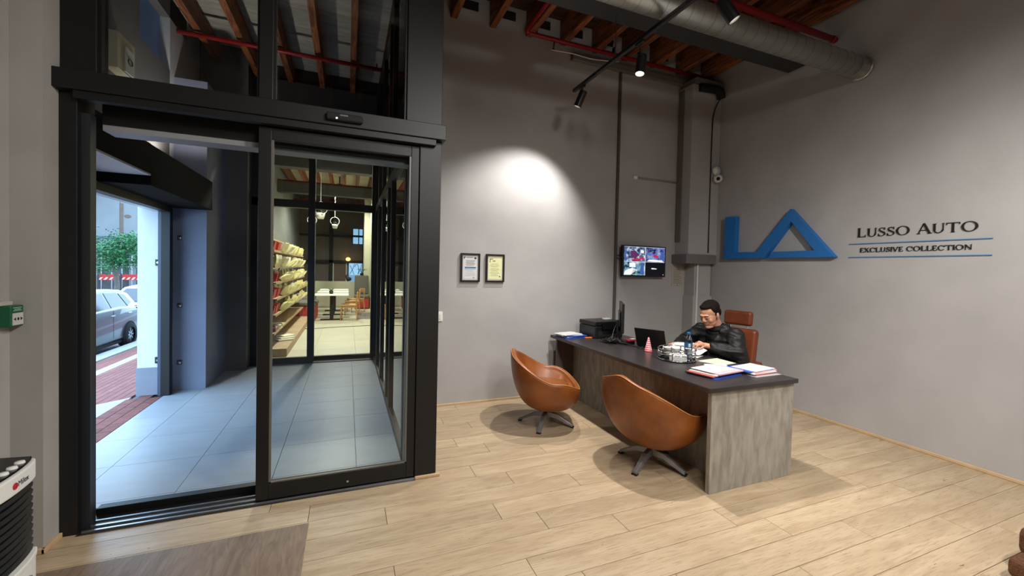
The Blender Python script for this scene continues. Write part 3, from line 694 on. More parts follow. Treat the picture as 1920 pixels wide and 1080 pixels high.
# ================================================================== TUB CHAIRS
def tub_chair(name, label, loc, rz, base_rot):
    o = thing(name, label, 'chair', loc, rz, 'tan leather tub chairs at the desk')
    NT, NS = 72, 20; ZB = .165
    sm = lambda t: t*t*(3-2*t)
    def rim(th):                       # th from the back (0) to the front (pi)
        a = abs(th)/math.pi
        h = .755-.045*sm(min(a/.16, 1))-.215*sm(min(max((a-.10)/.46, 0), 1))-.10*sm(min(max((a-.60)/.3, 0), 1))
        rx = .345 if abs(th) < math.pi/2 else .335; ry = .405
        back = .035*max(math.cos(th), 0)**2
        return h, rx+back, ry
    def P(th, t, off=0):
        h, rx, ry = rim(th); rr = math.sin(t*math.pi/2)**.80; zz = ZB+(h-ZB)*(1-math.cos(t*math.pi/2)**.92)
        s = 1-off/.4
        # bulge of the lower shell
        e = 2.7; c, s_ = math.cos(th), math.sin(th)
        q = (abs(c)**e+abs(s_)**e)**(-1/e)
        return Vector((-rx*s*rr*q*c, ry*s*rr*q*s_, zz))
    ths = [2*math.pi*k/NT-math.pi for k in range(NT)]
    sh = MB()
    for i in range(NS+1):
        for th in ths: sh.v.append(tuple(P(th, i/NS)))
    top = len(sh.v)
    SEAT = .40
    # rolled rim and inner lining down to the seat
    for j in range(1, 9):
        a = j/8*math.pi
        for th in ths:
            p = P(th, 1); n = Vector((p.x, p.y, 0)).normalized(); tck = .055
            sh.v.append(tuple(p-n*(tck/2*(1-math.cos(a)))+Vector((0, 0, .5*tck*math.sin(a)))))
    for j in range(1, 9):
        for th in ths:
            p = P(th, 1); n = Vector((p.x, p.y, 0)).normalized(); t = j/8; h = p.z
            zz = h+(SEAT-.03-h)*t if h > SEAT else h-.02*t
            f = .055+.095*t*(1 if h > SEAT+.05 else .4)
            sh.v.append(tuple(Vector((p.x, p.y, 0))-n*f+Vector((0, 0, zz))))
    nl = len(sh.v)//NT
    for i in range(nl-1):
        for k in range(NT):
            a = i*NT+k; b = i*NT+(k+1) % NT; sh.f.append((a, b, b+NT, a+NT))
    so = sh.build('shell', 'leather', o, smooth=True)
    # seat cushion
    cu = MB(); prof = [(0, .43), (.6, .44), (.85, .425), (.97, .395), (1.0, .36), (.95, .33), (0, .33)]
    for r_, z in prof:
        for th in ths:
            p = P(th, 1); n = Vector((p.x, p.y, 0)); d = n.length-.125
            q = n.normalized()*d*r_; cu.v.append((q.x+.02*r_, q.y, z+.02*r_*max(-math.cos(th), 0)*0))
    for i in range(len(prof)-1):
        for k in range(NT):
            a = i*NT+k; b = i*NT+(k+1) % NT; cu.f.append((a, b, b+NT, a+NT))
    cu.build('seat_cushion', 'leather', o, smooth=True)
    # piping seam on the rim
    pts = []
    for k in range(NT+1):
        p = P(ths[k % NT], 1); n = Vector((p.x, p.y, 0)).normalized(); pts.append(p-n*.006+Vector((0, 0, .021)))
    MB().tube(pts, .0045, 6, caps=False).build('piping', 'leather_stitch', o, smooth=True)
    # vertical pleats on the inner back
    for a_ in (-60, -36, -12, 12, 36, 60):
        th = R(a_); pl = []
        for j in range(0, 8):
            p = P(th, 1); n = Vector((p.x, p.y, 0)).normalized(); t = .08+j/8*.9; f = .055+.095*t-.003
            pl.append(Vector((p.x, p.y, 0))-n*f+Vector((0, 0, p.z+(SEAT-.03-p.z)*t)))
        MB().tube(pl, .0035, 5).build('pleat', 'leather_dark', o, smooth=True)
    # swivel base
    MB().lathe([(0, .10), (.03, .10), (.03, .165), (.10, .172), (.10, .18), (0, .18)], 20).build('swivel_column', 'dark_steel', o, smooth=True)
    for k in range(4):
        a = base_rot-rz+k*math.pi/2; c, s_ = math.cos(a), math.sin(a)
        Mx = Matrix.Rotation(a, 4, 'Z')
        lg = MB(); secs = [(0, .115, .03, .026), (.12, .10, .027, .022), (.285, .018, .02, .012)]
        for x, z, hw, hh in secs: lg.v += [tuple(Mx@Vector(v)) for v in ((x, -hw, z-hh), (x, hw, z-hh), (x, hw*.7, z+hh), (x, -hw*.7, z+hh))]
        for i in range(2):
            for j in range(4): lg.f.append((i*4+j, i*4+(j+1) % 4, i*4+4+(j+1) % 4, i*4+4+j))
        lg.f += [(3, 2, 1, 0), (8, 9, 10, 11)]
        l_ = lg.build('leg', 'leg_steel', o, bevel=.004)
        MB().box(.262, .296, -.022, .022, 0, .012).xf(Mx).build('foot_pad', 'black_plastic', l_)
    return o
tub_chair('tub_chair', 'tan leather tub chair nearer the back wall', (1.94, 3.82, 0), R(-22), math.atan2(.19, -.225))
tub_chair('tub_chair', 'tan leather tub chair tucked beside the near end of the desk', (2.385, 2.735, 0), R(7), math.atan2(.255, -.115))

# ================================================================== THINGS ON THE DESK
def sheet(name, label, pts, z, t, m, group=None, cat='paper'):
    o = thing(name, label, cat, (0, 0, 0), 0, group)
    MB().prism(pts, lambda x, y: (x, y, z), lambda x, y: (x, y, z+t)).build('sheet', m, o); return o
def rot_rect(cx, cy, w, d, a):
    c, s_ = math.cos(a), math.sin(a)
    return [(cx+x*c-y*s_, cy+x*s_+y*c) for x, y in ((-w/2, -d/2), (w/2, -d/2), (w/2, d/2), (-w/2, d/2))]
BLU, PNK, RED_, CLR = mat('folder_blue', (40, 84, 190), .4), mat('folder_pink', (226, 178, 190), .5), mat('folder_red', (200, 90, 80), .5), mat('folder_grey', (170, 168, 170), .4)
def stack(name, label, cx, cy, layers, group):
    o = thing(name, label, 'papers', (cx, cy, DT), 0, group); z = 0
    for (w_, d_, a, dx, dy, t, m, nm) in layers:
        MB().prism(rot_rect(dx, dy, w_, d_, a), lambda x, y: (x, y, z), lambda x, y: (x, y, z+t)).build(nm, m, o); z += t+.0004
    return o
P_ = 'paper'
stack('paper_stack', 'pile of papers and blue folders at the wall end of the desk', 2.57, 4.44, [
    (.30, .22, .10, 0, 0, .010, BLU, 'folder'), (.29, .21, .18, .01, .01, .008, P_, 'sheet'), (.30, .22, .06, .02, 0, .008, BLU, 'folder'), (.29, .21, .02, -.02, .02, .008, P_, 'sheet'), (.29, .21, .25, -.03, .015, .006, P_, 'sheet'), (.22, .16, -.12, -.02, .02, .003, P_, 'sheet')], 'piles of papers on the desk')
stack('paper_stack', 'pile of pink and blue folders at the near corner of the desk', 2.79, 2.49, [
    (.36, .25, .16, 0, 0, .007, BLU, 'folder'), (.33, .23, .24, -.03, .02, .006, 'black_plastic', 'folder'), (.33, .23, .20, -.02, .01, .006, RED_, 'folder'), (.32, .23, .22, .0, .01, .007, P_, 'sheet'), (.32, .23, .15, .04, -.005, .010, PNK, 'folder'), (.28, .20, .17, .0, .02, .003, P_, 'sheet')], 'piles of papers on the desk')
stack('paper_stack', 'loose white papers over red folders at the outer desk corner', 3.175, 2.45, [
    (.30, .24, .02, .0, -.03, .003, CLR, 'plastic_sleeve'), (.29, .22, .10, .02, .0, .009, RED_, 'folder'), (.29, .22, .06, .0, -.005, .007, P_, 'sheet'), (.29, .21, .12, .02, .0, .006, PNK, 'folder'), (.30, .22, .05, -.02, .02, .004, BLU, 'folder'), (.29, .21, .15, .02, .01, .004, P_, 'sheet')], 'piles of papers on the desk')
stack('paper_stack', 'few white sheets lying behind the folders near the man', 3.04, 2.69, [(.19, .10, -.55, 0, 0, .003, P_, 'sheet'), (.19, .10, -.50, .01, .005, .003, P_, 'sheet')], 'piles of papers on the desk')
sheet('document', 'single cream document lying on the desk in front of the man', [(3.035, 2.915), (3.335, 2.95), (3.325, 2.73), (3.12, 2.70)], DT, .002, 'paper_warm')
# printer
pr = thing('printer', 'black multifunction printer at the wall end of the desk', 'printer', (2.98, 4.40, DT), R(4))
box(-.21, .21, -.17, .17, .0, .15).build('body', 'black_plastic', pr, bevel=.012, seg=3)
box(-.212, .212, -.165, .172, .155, .205).build('scanner_lid', 'black_plastic', pr, bevel=.01, seg=3)
MB().prism([(-.172, .10), (-.205, .115), (-.18, .185), (-.17, .185)], lambda y, z: (-.12, y, z), lambda y, z: (.19, y, z)).build('control_panel', 'black_gloss', pr)
for i in range(4):
    for j in range(2): MB().boxm(.022, .004, .010, Matrix.Translation((-.06+i*.045, -.195+j*.010, .130+j*.025))@Matrix.Rotation(R(-20), 4, 'X')).build('button', 'steel', pr)
box(-.17, .17, -.172, -.168, .03, .09).build('output_slot', 'black_matte', pr); box(-.17, -.13, -.174, -.168, .165, .172).build('badge', 'steel', pr)
tg = tag(box(-.05, .05, -.02, .02, 0, .012).build('highlighter', mat('orange', (226, 110, 40), .4), loc=(2.74, 4.30, DT), bevel=.004), 'orange packet lying at the foot of the printer', 'packet')
wt = tag(box(-.05, .05, -.03, .03, 0, .012).build('paper_slip', 'paper', loc=(3.10, 4.45, DT+.205)), 'small white slip lying on top of the printer', 'paper')
# monitor, nearly edge on
mo = thing('monitor', 'thin black monitor on the desk seen almost edge on', 'monitor', (2.99, 4.0, DT), math.atan2(-.62, .78)+R(6))
box(-.012, .014, -.235, .235, .12, .46).build('display', 'black_plastic', mo, bevel=.004)
box(.014, .016, -.228, .228, .13, .45).build('screen', 'screen_black', mo)
box(-.03, -.012, -.12, .12, .18, .36).build('back_cover', 'black_plastic', mo, bevel=.008)
MB().tube([(-.03, 0, .01), (-.035, 0, .25)], .02, 12).build('stand_neck', 'black_plastic', mo)
MB().lathe([(0, 0), (.11, 0), (.11, .008), (.03, .016), (0, .016)], 28).build('stand_base', 'black_plastic', mo, smooth=True)
# cables
cp = thing('cable_pile', 'tangled black cables on the desk beside the monitor', 'cables', (2.80, 3.92, DT))
rg = random.Random(3)
for i in range(9):
    pts = [(rg.uniform(-.09, .09), rg.uniform(-.10, .10), .008+rg.uniform(0, .05)) for _ in range(5)]
    MB().tube(bez(pts, 6), .007, 6).build('cable', 'black_plastic', cp, smooth=True)
MB().tube(bez([(.0, .0, .03), (.10, .08, .16), (.16, .12, .20)], 6), .005, 6).build('cable', 'black_plastic', cp, smooth=True)
MB().tube(bez([(.05, -.05, .02), (.12, -.22, .012), (.14, -.38, .012)], 6), .007, 6).build('cable', 'black_plastic', cp, smooth=True)
MB().tube(bez([(.02, -.02, .04), (.06, -.20, .03), (.10, -.40, .008)], 6), .005, 6).build('cable', 'black_plastic', cp, smooth=True)
db = tag(box(-.07, .07, -.05, .05, 0, .04).build('docking_box', 'black_plastic', loc=(2.96, 3.84, DT), bevel=.008), 'small black box on the desk between the cables and the laptop', 'box')
rc = tag(box(-.06, .06, -.03, .03, 0, .02).build('red_card', mat('crimson', (170, 40, 60), .4), loc=(2.98, 3.80, DT+.04), bevel=.003), 'red card lying on the small black box', 'card')
wc = tag(box(-.02, .03, -.02, .02, 0, .008).build('white_card', 'paper', loc=(2.99, 3.79, DT+.06)), 'tiny white card on the red card', 'card')
# laptop: hinge from (2.97,3.52) to (3.05,3.22)
la = thing('laptop', 'open black laptop with its lid towards the visitors', 'laptop', (3.05, 3.54, DT), R(26))
box(0, .23, -.165, .165, .004, .018).build('base', 'black_plastic', la, bevel=.004)
box(.02, .13, -.14, .14, .018, .0195).build('keyboard', 'black_matte', la); box(.14, .20, -.05, .05, .018, .019).build('touchpad', 'dark_steel', la)
Ml = Matrix.Translation((0, 0, .018))@Matrix.Rotation(R(-22), 4, 'Y')
ld_ = MB().box(-.008, 0, -.165, .165, 0, .215).xf(Ml).build('lid', 'black_plastic', la, bevel=.003)
MB().box(0, .001, -.155, .155, .012, .205).xf(Ml).build('screen', 'screen_black', ld_)
box(-.006, .01, -.12, .12, .008, .022).build('hinge', 'dark_steel', la)
# striped cone
co = thing('striped_cone', 'small pink and white striped cone beside the laptop', 'ornament', (2.905, 3.42, DT))
MB().lathe([(0, 0), (.040, 0), (.040, .008), (.036, .01), (.006, .145), (0, .148)], 24).build('cone', mat('pink_cone', (214, 96, 104), .5), co, smooth=True)
for i in range(6):
    z = .02+i*.021; pts = []
    for k in range(13):
        a = 2*math.pi*k/12; zz = z+.010*math.sin(a/2); rr = .036-.0305*(zz-.01)/.135; pts.append((rr*math.cos(a), rr*math.sin(a), zz))
    MB().tube(pts, .0038, 6).build('stripe', mat('stripe_white', (244, 232, 230), .5), co, smooth=True)
# gallery tray
tx, ty = 2.90, 3.02
ty_ = thing('gallery_tray', 'round chrome wire tray holding cups and a water bottle', 'tray', (tx, ty, DT))
MB().lathe([(0, 0), (.168, 0), (.172, .004), (.168, .008), (0, .008)], 40).build('tray_base', 'black_gloss', ty_, smooth=True)
for z, rr in ((.012, .0045), (.06, .004), (.105, .005)):
    MB().tube([(.17*math.cos(2*math.pi*k/40), .17*math.sin(2*math.pi*k/40), z) for k in range(41)], rr, 8).build('rail', 'chrome', ty_, smooth=True)
for k in range(6):
    a = k*math.pi/3+.6; MB().tube([(.17*math.cos(a), .17*math.sin(a), .008), (.17*math.cos(a), .17*math.sin(a), .105)], .006, 8).build('upright', 'chrome', ty_, smooth=True)
cup = thing('plastic_cup', 'white plastic cup standing on the wire tray, farthest from the bottle', 'cup', (tx-.06, ty+.06, DT+.008), 0, 'plastic cups on the tray')
MB().lathe([(0, 0), (.026, 0), (.036, .10), (.038, .102), (.034, .10), (.024, .004), (0, .004)], 20).build('cup_wall', 'white_plastic', cup, smooth=True)
for z in (.03, .05, .07): MB().lathe([(.027+z*.1, z), (.0295+z*.1, z+.003), (.028+z*.1, z+.006)], 20).build('ridge', 'white_plastic', cup, smooth=True)
dup(cup, (tx+.03, ty+.07, DT+.008), 0, 'white plastic cup standing on the wire tray, behind the bottle')
dup(cup, (tx-.01, ty-.0, DT+.008), .5, 'white plastic cup standing in the middle of the wire tray')
tb = thing('sachet_box', 'low white box of sachets at the front of the wire tray', 'box', (tx-.055, ty-.075, DT+.008), R(-42))
box(-.075, .075, -.03, .03, 0, .055).build('carton', 'white_plastic', tb, bevel=.004)
for i in range(7): box(-.066+i*.019, -.052+i*.019, -.022, .022, .055, .062+.004*(i % 2)).build('sachet', 'paper', tb)
bo = thing('water_bottle', 'clear plastic water bottle with blue cap and label on the tray', 'bottle', (tx+.055, ty-.085, DT+.008))
MB().lathe([(0, .004), (.030, .0), (.035, .012), (.033, .04), (.035, .06), (.033, .085), (.036, .11), (.036, .17), (.034, .19), (.015, .228), (.013, .245)], 24).build('bottle_body', 'bottle_plastic', bo, smooth=True)
MB().lathe([(.0365, .118), (.0368, .168)], 24).build('label_band', mat('label_blue', (38, 92, 140), .4), bo, smooth=True)
MB().box(-.032, -.012, -.0385, -.030, .128, .158).build('label_print', 'paper', bo)
MB().lathe([(0, .262), (.015, .262), (.017, .258), (.017, .24), (0, .24)], 20).build('cap', mat('cap_blue', (16, 98, 150), .4), bo, smooth=True)
MB().lathe([(0, .008), (.029, .008), (.031, .04), (.031, .10), (0, .10)], 20).build('water', mat('water', (190, 205, 212), .1, spec=.6), bo, smooth=True)

# ================================================================== EXECUTIVE CHAIR
ec = thing('executive_chair', 'brown leather executive chair with a high headrest behind the man', 'chair', (3.94, 3.40, 0), R(180+10))
LD = 'leather_dark'
# local: sitter faces +X
box(-.26, .24, -.26, .26, .40, .50).build('seat', LD, ec, bevel=.04, seg=4)
Mb = Matrix.Translation((-.24, 0, .74))@Matrix.Rotation(R(-8), 4, 'Y')
MB().boxm(.09, .46, .50, Mb).build('backrest', LD, ec, bevel=.04, seg=4)
Mh = Matrix.Translation((-.275, .0, 1.10))@Matrix.Rotation(R(-4), 4, 'Y')
MB().boxm(.075, .32, .165, Mh).build('headrest', LD, ec, bevel=.03, seg=4)
for y in (-.10, .10): MB().tube([(-.27, y, .9), (-.285, y, 1.05)], .012, 8).build('headrest_post', 'chrome', ec)
for s_ in (-1, 1):
    a_ = box(-.18, .14, s_*.30-.035, s_*.30+.035, .62, .66).build('armrest', LD, ec, bevel=.015, seg=3)
    MB().tube([(-.1, s_*.27, .44), (-.08, s_*.30, .55), (-.05, s_*.30, .63)], .016, 8).build('arm_support', 'chrome', a_)
MB().tube([(0, 0, .09), (0, 0, .40)], [.035, .028], 14).build('gas_lift', 'chrome', ec)
for k in range(5):
    a = k*2*math.pi/5+.3; l_ = MB().tube([(0, 0, .11), (.16*math.cos(a), .16*math.sin(a), .095), (.29*math.cos(a), .29*math.sin(a), .075)], [.03, .024, .018], 10).build('base_leg', 'chrome', ec, smooth=True)
    MB().tube([(.29*math.cos(a)-.02*math.sin(a), .29*math.sin(a)+.02*math.cos(a), .032), (.29*math.cos(a)+.02*math.sin(a), .29*math.sin(a)-.02*math.cos(a), .032)], .031, 14).build('castor', 'black_plastic', l_)

# ================================================================== SMALL FITTINGS ON THE LEFT, COOLER, MAT, ARMCHAIR
ca = thing('call_point', 'green emergency door release box on the grey wall', 'call point', (-1.65, 2.90, 1.30))
box(0, .055, -.045, .045, -.055, .055).build('housing', mat('green_plastic', (20, 92, 62), .4), ca, bevel=.006, seg=3)
fp = box(.055, .058, -.036, .036, -.046, .016).build('front_window', 'paper', ca)
MB().lathe([(0, 0), (.008, 0)], 14, Matrix.Translation((.0585, 0, -.015))@RX).build('black_dot', 'black_plastic', fp)
for s_ in (-1, 1): MB().prism([(s_*.032, -.015), (s_*.016, -.006), (s_*.016, -.024)], lambda y, z: (.058, y, z), lambda y, z: (.0585, y, z)).build('arrow', 'black_plastic', fp)
for z, w_ in ((.042, .03), (.034, .022), (.027, .03)): box(.055, .0555, -w_, w_, z, z+.003).build('print_line', mat('pale_green', (170, 205, 185), .5), ca)
box(-.0, .02, -.06, .03, .056, .075).build('top_clip', mat('clip_cream', (200, 196, 184), .5), ca)
ca.location = (-1.65, 2.945, 1.30)
# evaporative cooler facing +X
ac = thing('air_cooler', 'white air cooler with black louvres at the left edge', 'air cooler', (-1.56, 1.92, 0))
WH = 'white_plastic'
D_, W2, H_ = .37, .40, .775
ac.scale = (1, 1, 1.045)
def cool_poly(b=.024, x1=D_):            # plan outline with a bowed front
    pts = [(0, 0)]
    for k in range(13):
        t = k/12; pts.append((x1+b*math.sin(math.pi*t)-.012*(2*t-1)**8, t*W2))
    pts.append((0, W2)); return pts
MB().prism(cool_poly(), lambda x, y: (x, y, .05), lambda x, y: (x, y, .36)).build('water_tank', WH, ac, bevel=.006)
MB().prism(cool_poly(.014, D_-.03), lambda x, y: (x, y, .36), lambda x, y: (x, y, .665)).build('body', 'black_plastic', ac)
MB().prism(cool_poly(.026, D_+.004), lambda x, y: (x, y, .355), lambda x, y: (x, y, .375)).build('lower_lip', WH, ac, bevel=.004)
MB().prism(cool_poly(), lambda x, y: (x, y, .665), lambda x, y: (x, y, .735)).build('top_band', WH, ac, bevel=.006)
for s0, s1 in ((0, .012), (W2-.012, W2)): box(.0, D_-.03, s0, s1, .36, .67).build('side_frame', WH, ac)
MB().prism(cool_poly(.022, D_-.012), lambda x, y: (x, y, .735), lambda x, y: (x, y, .762-.02*(x/D_))).build('control_panel', 'black_gloss', ac, bevel=.005)
for k in range(10):
    z = .385+k*.028
    MB().prism([(x, y) for x, y in cool_poly(.024, D_-.008)[1:-1]]+[(x-.03, y) for x, y in cool_poly(.024, D_-.008)[1:-1]][::-1], lambda x, y: (x, y, z), lambda x, y: (x-.012, y, z+.010)).build('louvre', 'black_plastic', ac)
for k in range(11):
    t = .04+.92*k/10; x = D_-.02+.016*math.sin(math.pi*t)
    box(x-.012, x-.002, t*W2-.003, t*W2+.003, .38, .66).build('swing_vane', 'black_matte', ac)
for k in range(6): MB().lathe([(0, .012), (.014, .012), (.016, .006), (.016, 0)], 18, Matrix.Translation((D_-.035+.02*math.sin(math.pi*(.18+.13*k)), (.18+.13*k)*W2, .738))).build('button', WH, ac, smooth=True)
def flat_text(txt, size, M, m, parent, name='lettering'):
    cu = bpy.data.curves.new('txt', 'FONT'); cu.body = txt; cu.size = size; cu.extrude = .0004; t = bpy.data.objects.new('txt', cu); COL.objects.link(t)
    dg = bpy.context.evaluated_depsgraph_get(); me = bpy.data.meshes.new_from_object(t.evaluated_get(dg)); bpy.data.objects.remove(t)
    me.transform(M); me.materials.clear(); me.materials.append(m if not isinstance(m, str) else MATS[m]); o = bpy.data.objects.new(name, me); COL.objects.link(o); o.parent = parent
    return o
Mt = Matrix.Translation((D_+.0235, .235, .690))@Matrix(((0, 0, 1, 0), (1, 0, 0, 0), (0, 1, 0, 0), (0, 0, 0, 1)))@Matrix.Rotation(R(4), 4, 'Y')
flat_text('Milex', .030, Mt, 'black_plastic', ac)
MB().lathe([(0, 0), (.012, 0), (.012, .002)], 18, Matrix.Translation((D_+.0248, .217, .700))@RX).build('red_badge', mat('badge_red', (190, 30, 44), .4), ac)
box(D_+.012, D_+.026, .29, .31, .20, .31).build('water_gauge', 'grey_trunking', ac, bevel=.003)
for x in (.05, D_-.05):
    for y in (.05, W2-.05): MB().tube([(x, y-.012, .026), (x, y+.012, .026)], .026, 14).build('castor', 'black_plastic', ac)
# mat
fm = thing('floor_mat', 'brown wood-grain mat on the floor in front of the sliding door', 'mat', (-.20, 2.79, 0))
box(-1.35, -.002, -1.3, -.002, 0, .006).build('mat_surface', 'mat_wood', fm); box(-.002, 0, -1.3, 0, 0, .006).build('mat_edge', mat('mat_edge', (170, 150, 128), .5), fm)
# fuzzy brown armchair at the right edge
ar = thing('armchair', 'brown fuzzy armchair just entering at the right edge', 'armchair', (3.375, .55, 0), 0)
FZ = mat('fuzzy_brown', (104, 66, 38), .95, var=.45, scale=50, bump=.8, bscale=150)
ars = box(0, .62, -.3, .34, .12, .25).build('seat', FZ, ar, bevel=.05, seg=4)
box(.03, .64, .34, .48, .10, .27).build('arm', FZ, ar, bevel=.05, seg=4); box(.0, .64, -.44, -.3, .10, .27).build('arm', FZ, ar, bevel=.05, seg=4)
box(.50, .66, -.40, .44, .2, .62).build('backrest', FZ, ar, bevel=.05, seg=4)
box(-.10, .62, -.40, .47, .03, .135).build('skirt', FZ, ar, bevel=.03, seg=3)
for x in (.06, .56):
    for y in (-.36, .40): MB().tube([(x, y, 0), (x, y, .12)], [.015, .025], 10).build('leg', 'oak', ar)
# ================================================================== MAN AT THE DESK
pe = thing('person', 'man in a black jacket reading papers behind the desk', 'person', (3.80, 3.17, 0))
OX, OY = 3.80, 3.17
def L3(p): return Vector((p[0]-OX, p[1]-OY, p[2]))
def capsule(mb, a, b, ra, rb, n=16, ex=1.0):
    """tapered round-ended limb"""
    a, b = Vector(a), Vector(b); d = b-a; ln = d.length; d.normalize(); pts, rs = [], []
    for k in range(6):
        t = math.pi/2*k/5; pts.append(a-d*ra*math.cos(t)*.98); rs.append(max(ra*math.sin(t), .001))
    for k in range(1, 6):
        pts.append(a+d*ln*k/6); rs.append(ra+(rb-ra)*k/6)
    for k in range(6):
        t = math.pi/2*k/5; pts.append(b+d*rb*math.sin(t)*.98); rs.append(max(rb*math.cos(t), .001))
    mb.tube(pts, rs, n)
def fuse(mb, name, m, parent, voxel, smooth=4):
    o = mb.build(name, m, None)
    md = o.modifiers.new('r', 'REMESH'); md.mode = 'VOXEL'; md.voxel_size = voxel; md.use_smooth_shade = True
    s_ = o.modifiers.new('s', 'SMOOTH'); s_.factor = .5; s_.iterations = smooth
    bake(o); o.parent = parent
    for p in o.data.polygons: p.use_smooth = True
    return o
# joints (world)
HEAD = Vector((3.505, 3.205, 1.175))
NECK = Vector((3.60, 3.21, 1.045))
SHL, SHR = Vector((3.64, 3.005, .985)), Vector((3.62, 3.415, .985))         # his left is nearer the camera
ELL, ELR = Vector((3.53, 2.875, .835)), Vector((3.50, 3.56, .835))
WRL, WRR = Vector((3.335, 3.03, .885)), Vector((3.28, 3.40, .845))
CHEST, BELLY, HIP = Vector((3.67, 3.21, .90)), Vector((3.76, 3.24, .72)), Vector((3.84, 3.29, .60))
KNL, KNR = Vector((3.43, 3.02, .565)), Vector((3.43, 3.33, .565))
ANL, ANR = Vector((3.47, 3.01, .10)), Vector((3.47, 3.34, .10))
HM = Matrix.Translation(L3(HEAD))@Matrix.Rotation(R(180+6), 4, 'Z')@Matrix.Rotation(R(23), 4, 'Y')     # local: face +X, left +Y, up +Z
b = MB()
def he(c, r, M=None, n=20, m=14): 
    b.ell(HM@Vector(c), r, n, m, (HM.to_3x3()@M.to_3x3()) if M else HM.to_3x3())
k = 1.06
he((-.012*k, 0, .045*k), (.098*k, .078*k, .092*k))                 # cranium
he((.028*k, 0, -.010*k), (.066*k, .068*k, .090*k))                 # face
he((.026*k, 0, -.066*k), (.054*k, .060*k, .044*k))                 # jaw
he((.072*k, 0, -.098*k), (.022*k, .026*k, .018*k))                 # chin
he((.083*k, 0, .028*k), (.016*k, .052*k, .012*k))                  # brow ridge
he((.095*k, 0, -.018*k), (.020*k, .014*k, .016*k))                 # nose tip
b.tube([HM@Vector((.088*k, 0, .025*k)), HM@Vector((.100*k, 0, -.012*k))], [.009, .013], 10)
for s_ in (-1, 1):
    he((.096*k, s_*.013*k, -.026*k), (.010*k, .009*k, .008*k))      # nostrils
    he((.058*k, s_*.038*k, -.024*k), (.024*k, .026*k, .030*k))      # cheeks
    he((.080*k, s_*.032*k, .006*k), (.014*k, .017*k, .009*k))       # eyelids
    he((-.010*k, s_*.080*k, -.004*k), (.018*k, .010*k, .032*k), Matrix.Rotation(R(-12), 4, 'Y'))   # ears
    he((-.002*k, s_*.078*k, -.028*k), (.010*k, .008*k, .012*k))
he((.083*k, 0, -.056*k), (.011*k, .022*k, .0055*k)); he((.082*k, 0, -.067*k), (.010*k, .019*k, .006*k))   # lips
he((.070*k, 0, -.050*k), (.022*k, .034*k, .026*k))                 # muzzle
he((.045*k, 0, -.098*k), (.045*k, .045*k, .022*k))                 # soft underchin
capsule(b, HM@Vector((-.025, 0, -.05)), L3(NECK)+Vector((.02, 0, -.02)), .060, .066)
# trunk and limbs under the clothes
def C(a, c, ra, rb): capsule(b, L3(a), L3(c), ra, rb)
for off, r_ in ((-.09, .11), (.0, .13), (.09, .11)):
    o_ = Vector((0, off, 0)); C(CHEST+o_, BELLY+o_, r_, r_)
    C(BELLY+o_, HIP+o_, r_, r_)
C(SHL, SHR, .05, .05)
for sh, el, wr, kn, an, s_ in ((SHL, ELL, WRL, KNL, ANL, -1), (SHR, ELR, WRR, KNR, ANR, 1)):
    C(sh, el, .046, .042); C(el, wr, .042, .029)
    hp = HIP+Vector((0, s_*.09, 0)); C(hp, kn, .085, .06); C(kn, an, .058, .036); C(an+Vector((.02, 0, -.05)), an+Vector((-.15, 0, -.06)), .036, .032)
# hands: palm and five separate fingers
def hand(w_, pts_palm, fingers):
    C(w_, pts_palm[0], .027, .028); C(pts_palm[0], pts_palm[1], .024, .022); C(pts_palm[0], pts_palm[2], .024, .021); C(pts_palm[1], pts_palm[2], .017, .017)
    for f in fingers:
        for i in range(len(f)-1): C(f[i], f[i+1], .0100-.0012*i, .0092-.0012*i)
V = Vector
# left hand (near): curled over the top edge of the sheet, fingers pointing down towards -X
hl = WRL+V((-.03, .045, .005))
hand(WRL, [hl, hl+V((-.045, .005, .012)), hl+V((-.020, .048, .018))],
     [[hl+V((-.050, .000, .010)), hl+V((-.085, .010, -.002)), hl+V((-.098, .018, -.030)), hl+V((-.096, .024, -.048))],
      [hl+V((-.045, .018, .016)), hl+V((-.085, .034, .006)), hl+V((-.102, .044, -.025)), hl+V((-.100, .049, -.046))],
      [hl+V((-.036, .034, .018)), hl+V((-.076, .056, .008)), hl+V((-.094, .066, -.022)), hl+V((-.092, .071, -.042))],
      [hl+V((-.022, .050, .016)), hl+V((-.058, .074, .006)), hl+V((-.074, .084, -.020)), hl+V((-.073, .088, -.036))],
      [hl+V((-.020, -.012, -.006)), hl+V((-.052, -.016, -.022)), hl+V((-.078, .000, -.036))]])
hr = WRR+V((-.05, -.03, .0))
hand(WRR, [hr, hr+V((-.042, .010, .006)), hr+V((-.036, -.032, .006))],
     [[hr+V((-.046, .014, .006)), hr+V((-.085, .018, .006)), hr+V((-.108, .016, -.012))],
      [hr+V((-.048, -.002, .008)), hr+V((-.092, -.004, .008)), hr+V((-.118, -.008, -.010))],
      [hr+V((-.045, -.018, .008)), hr+V((-.088, -.026, .008)), hr+V((-.114, -.032, -.010))],
      [hr+V((-.038, -.034, .006)), hr+V((-.074, -.046, .004)), hr+V((-.096, -.052, -.010))],
      [hr+V((-.004, -.026, -.002)), hr+V((-.034, -.056, -.006)), hr+V((-.060, -.070, -.010))]])
body = fuse(b, 'body', 'skin', pe, .0050, 5)
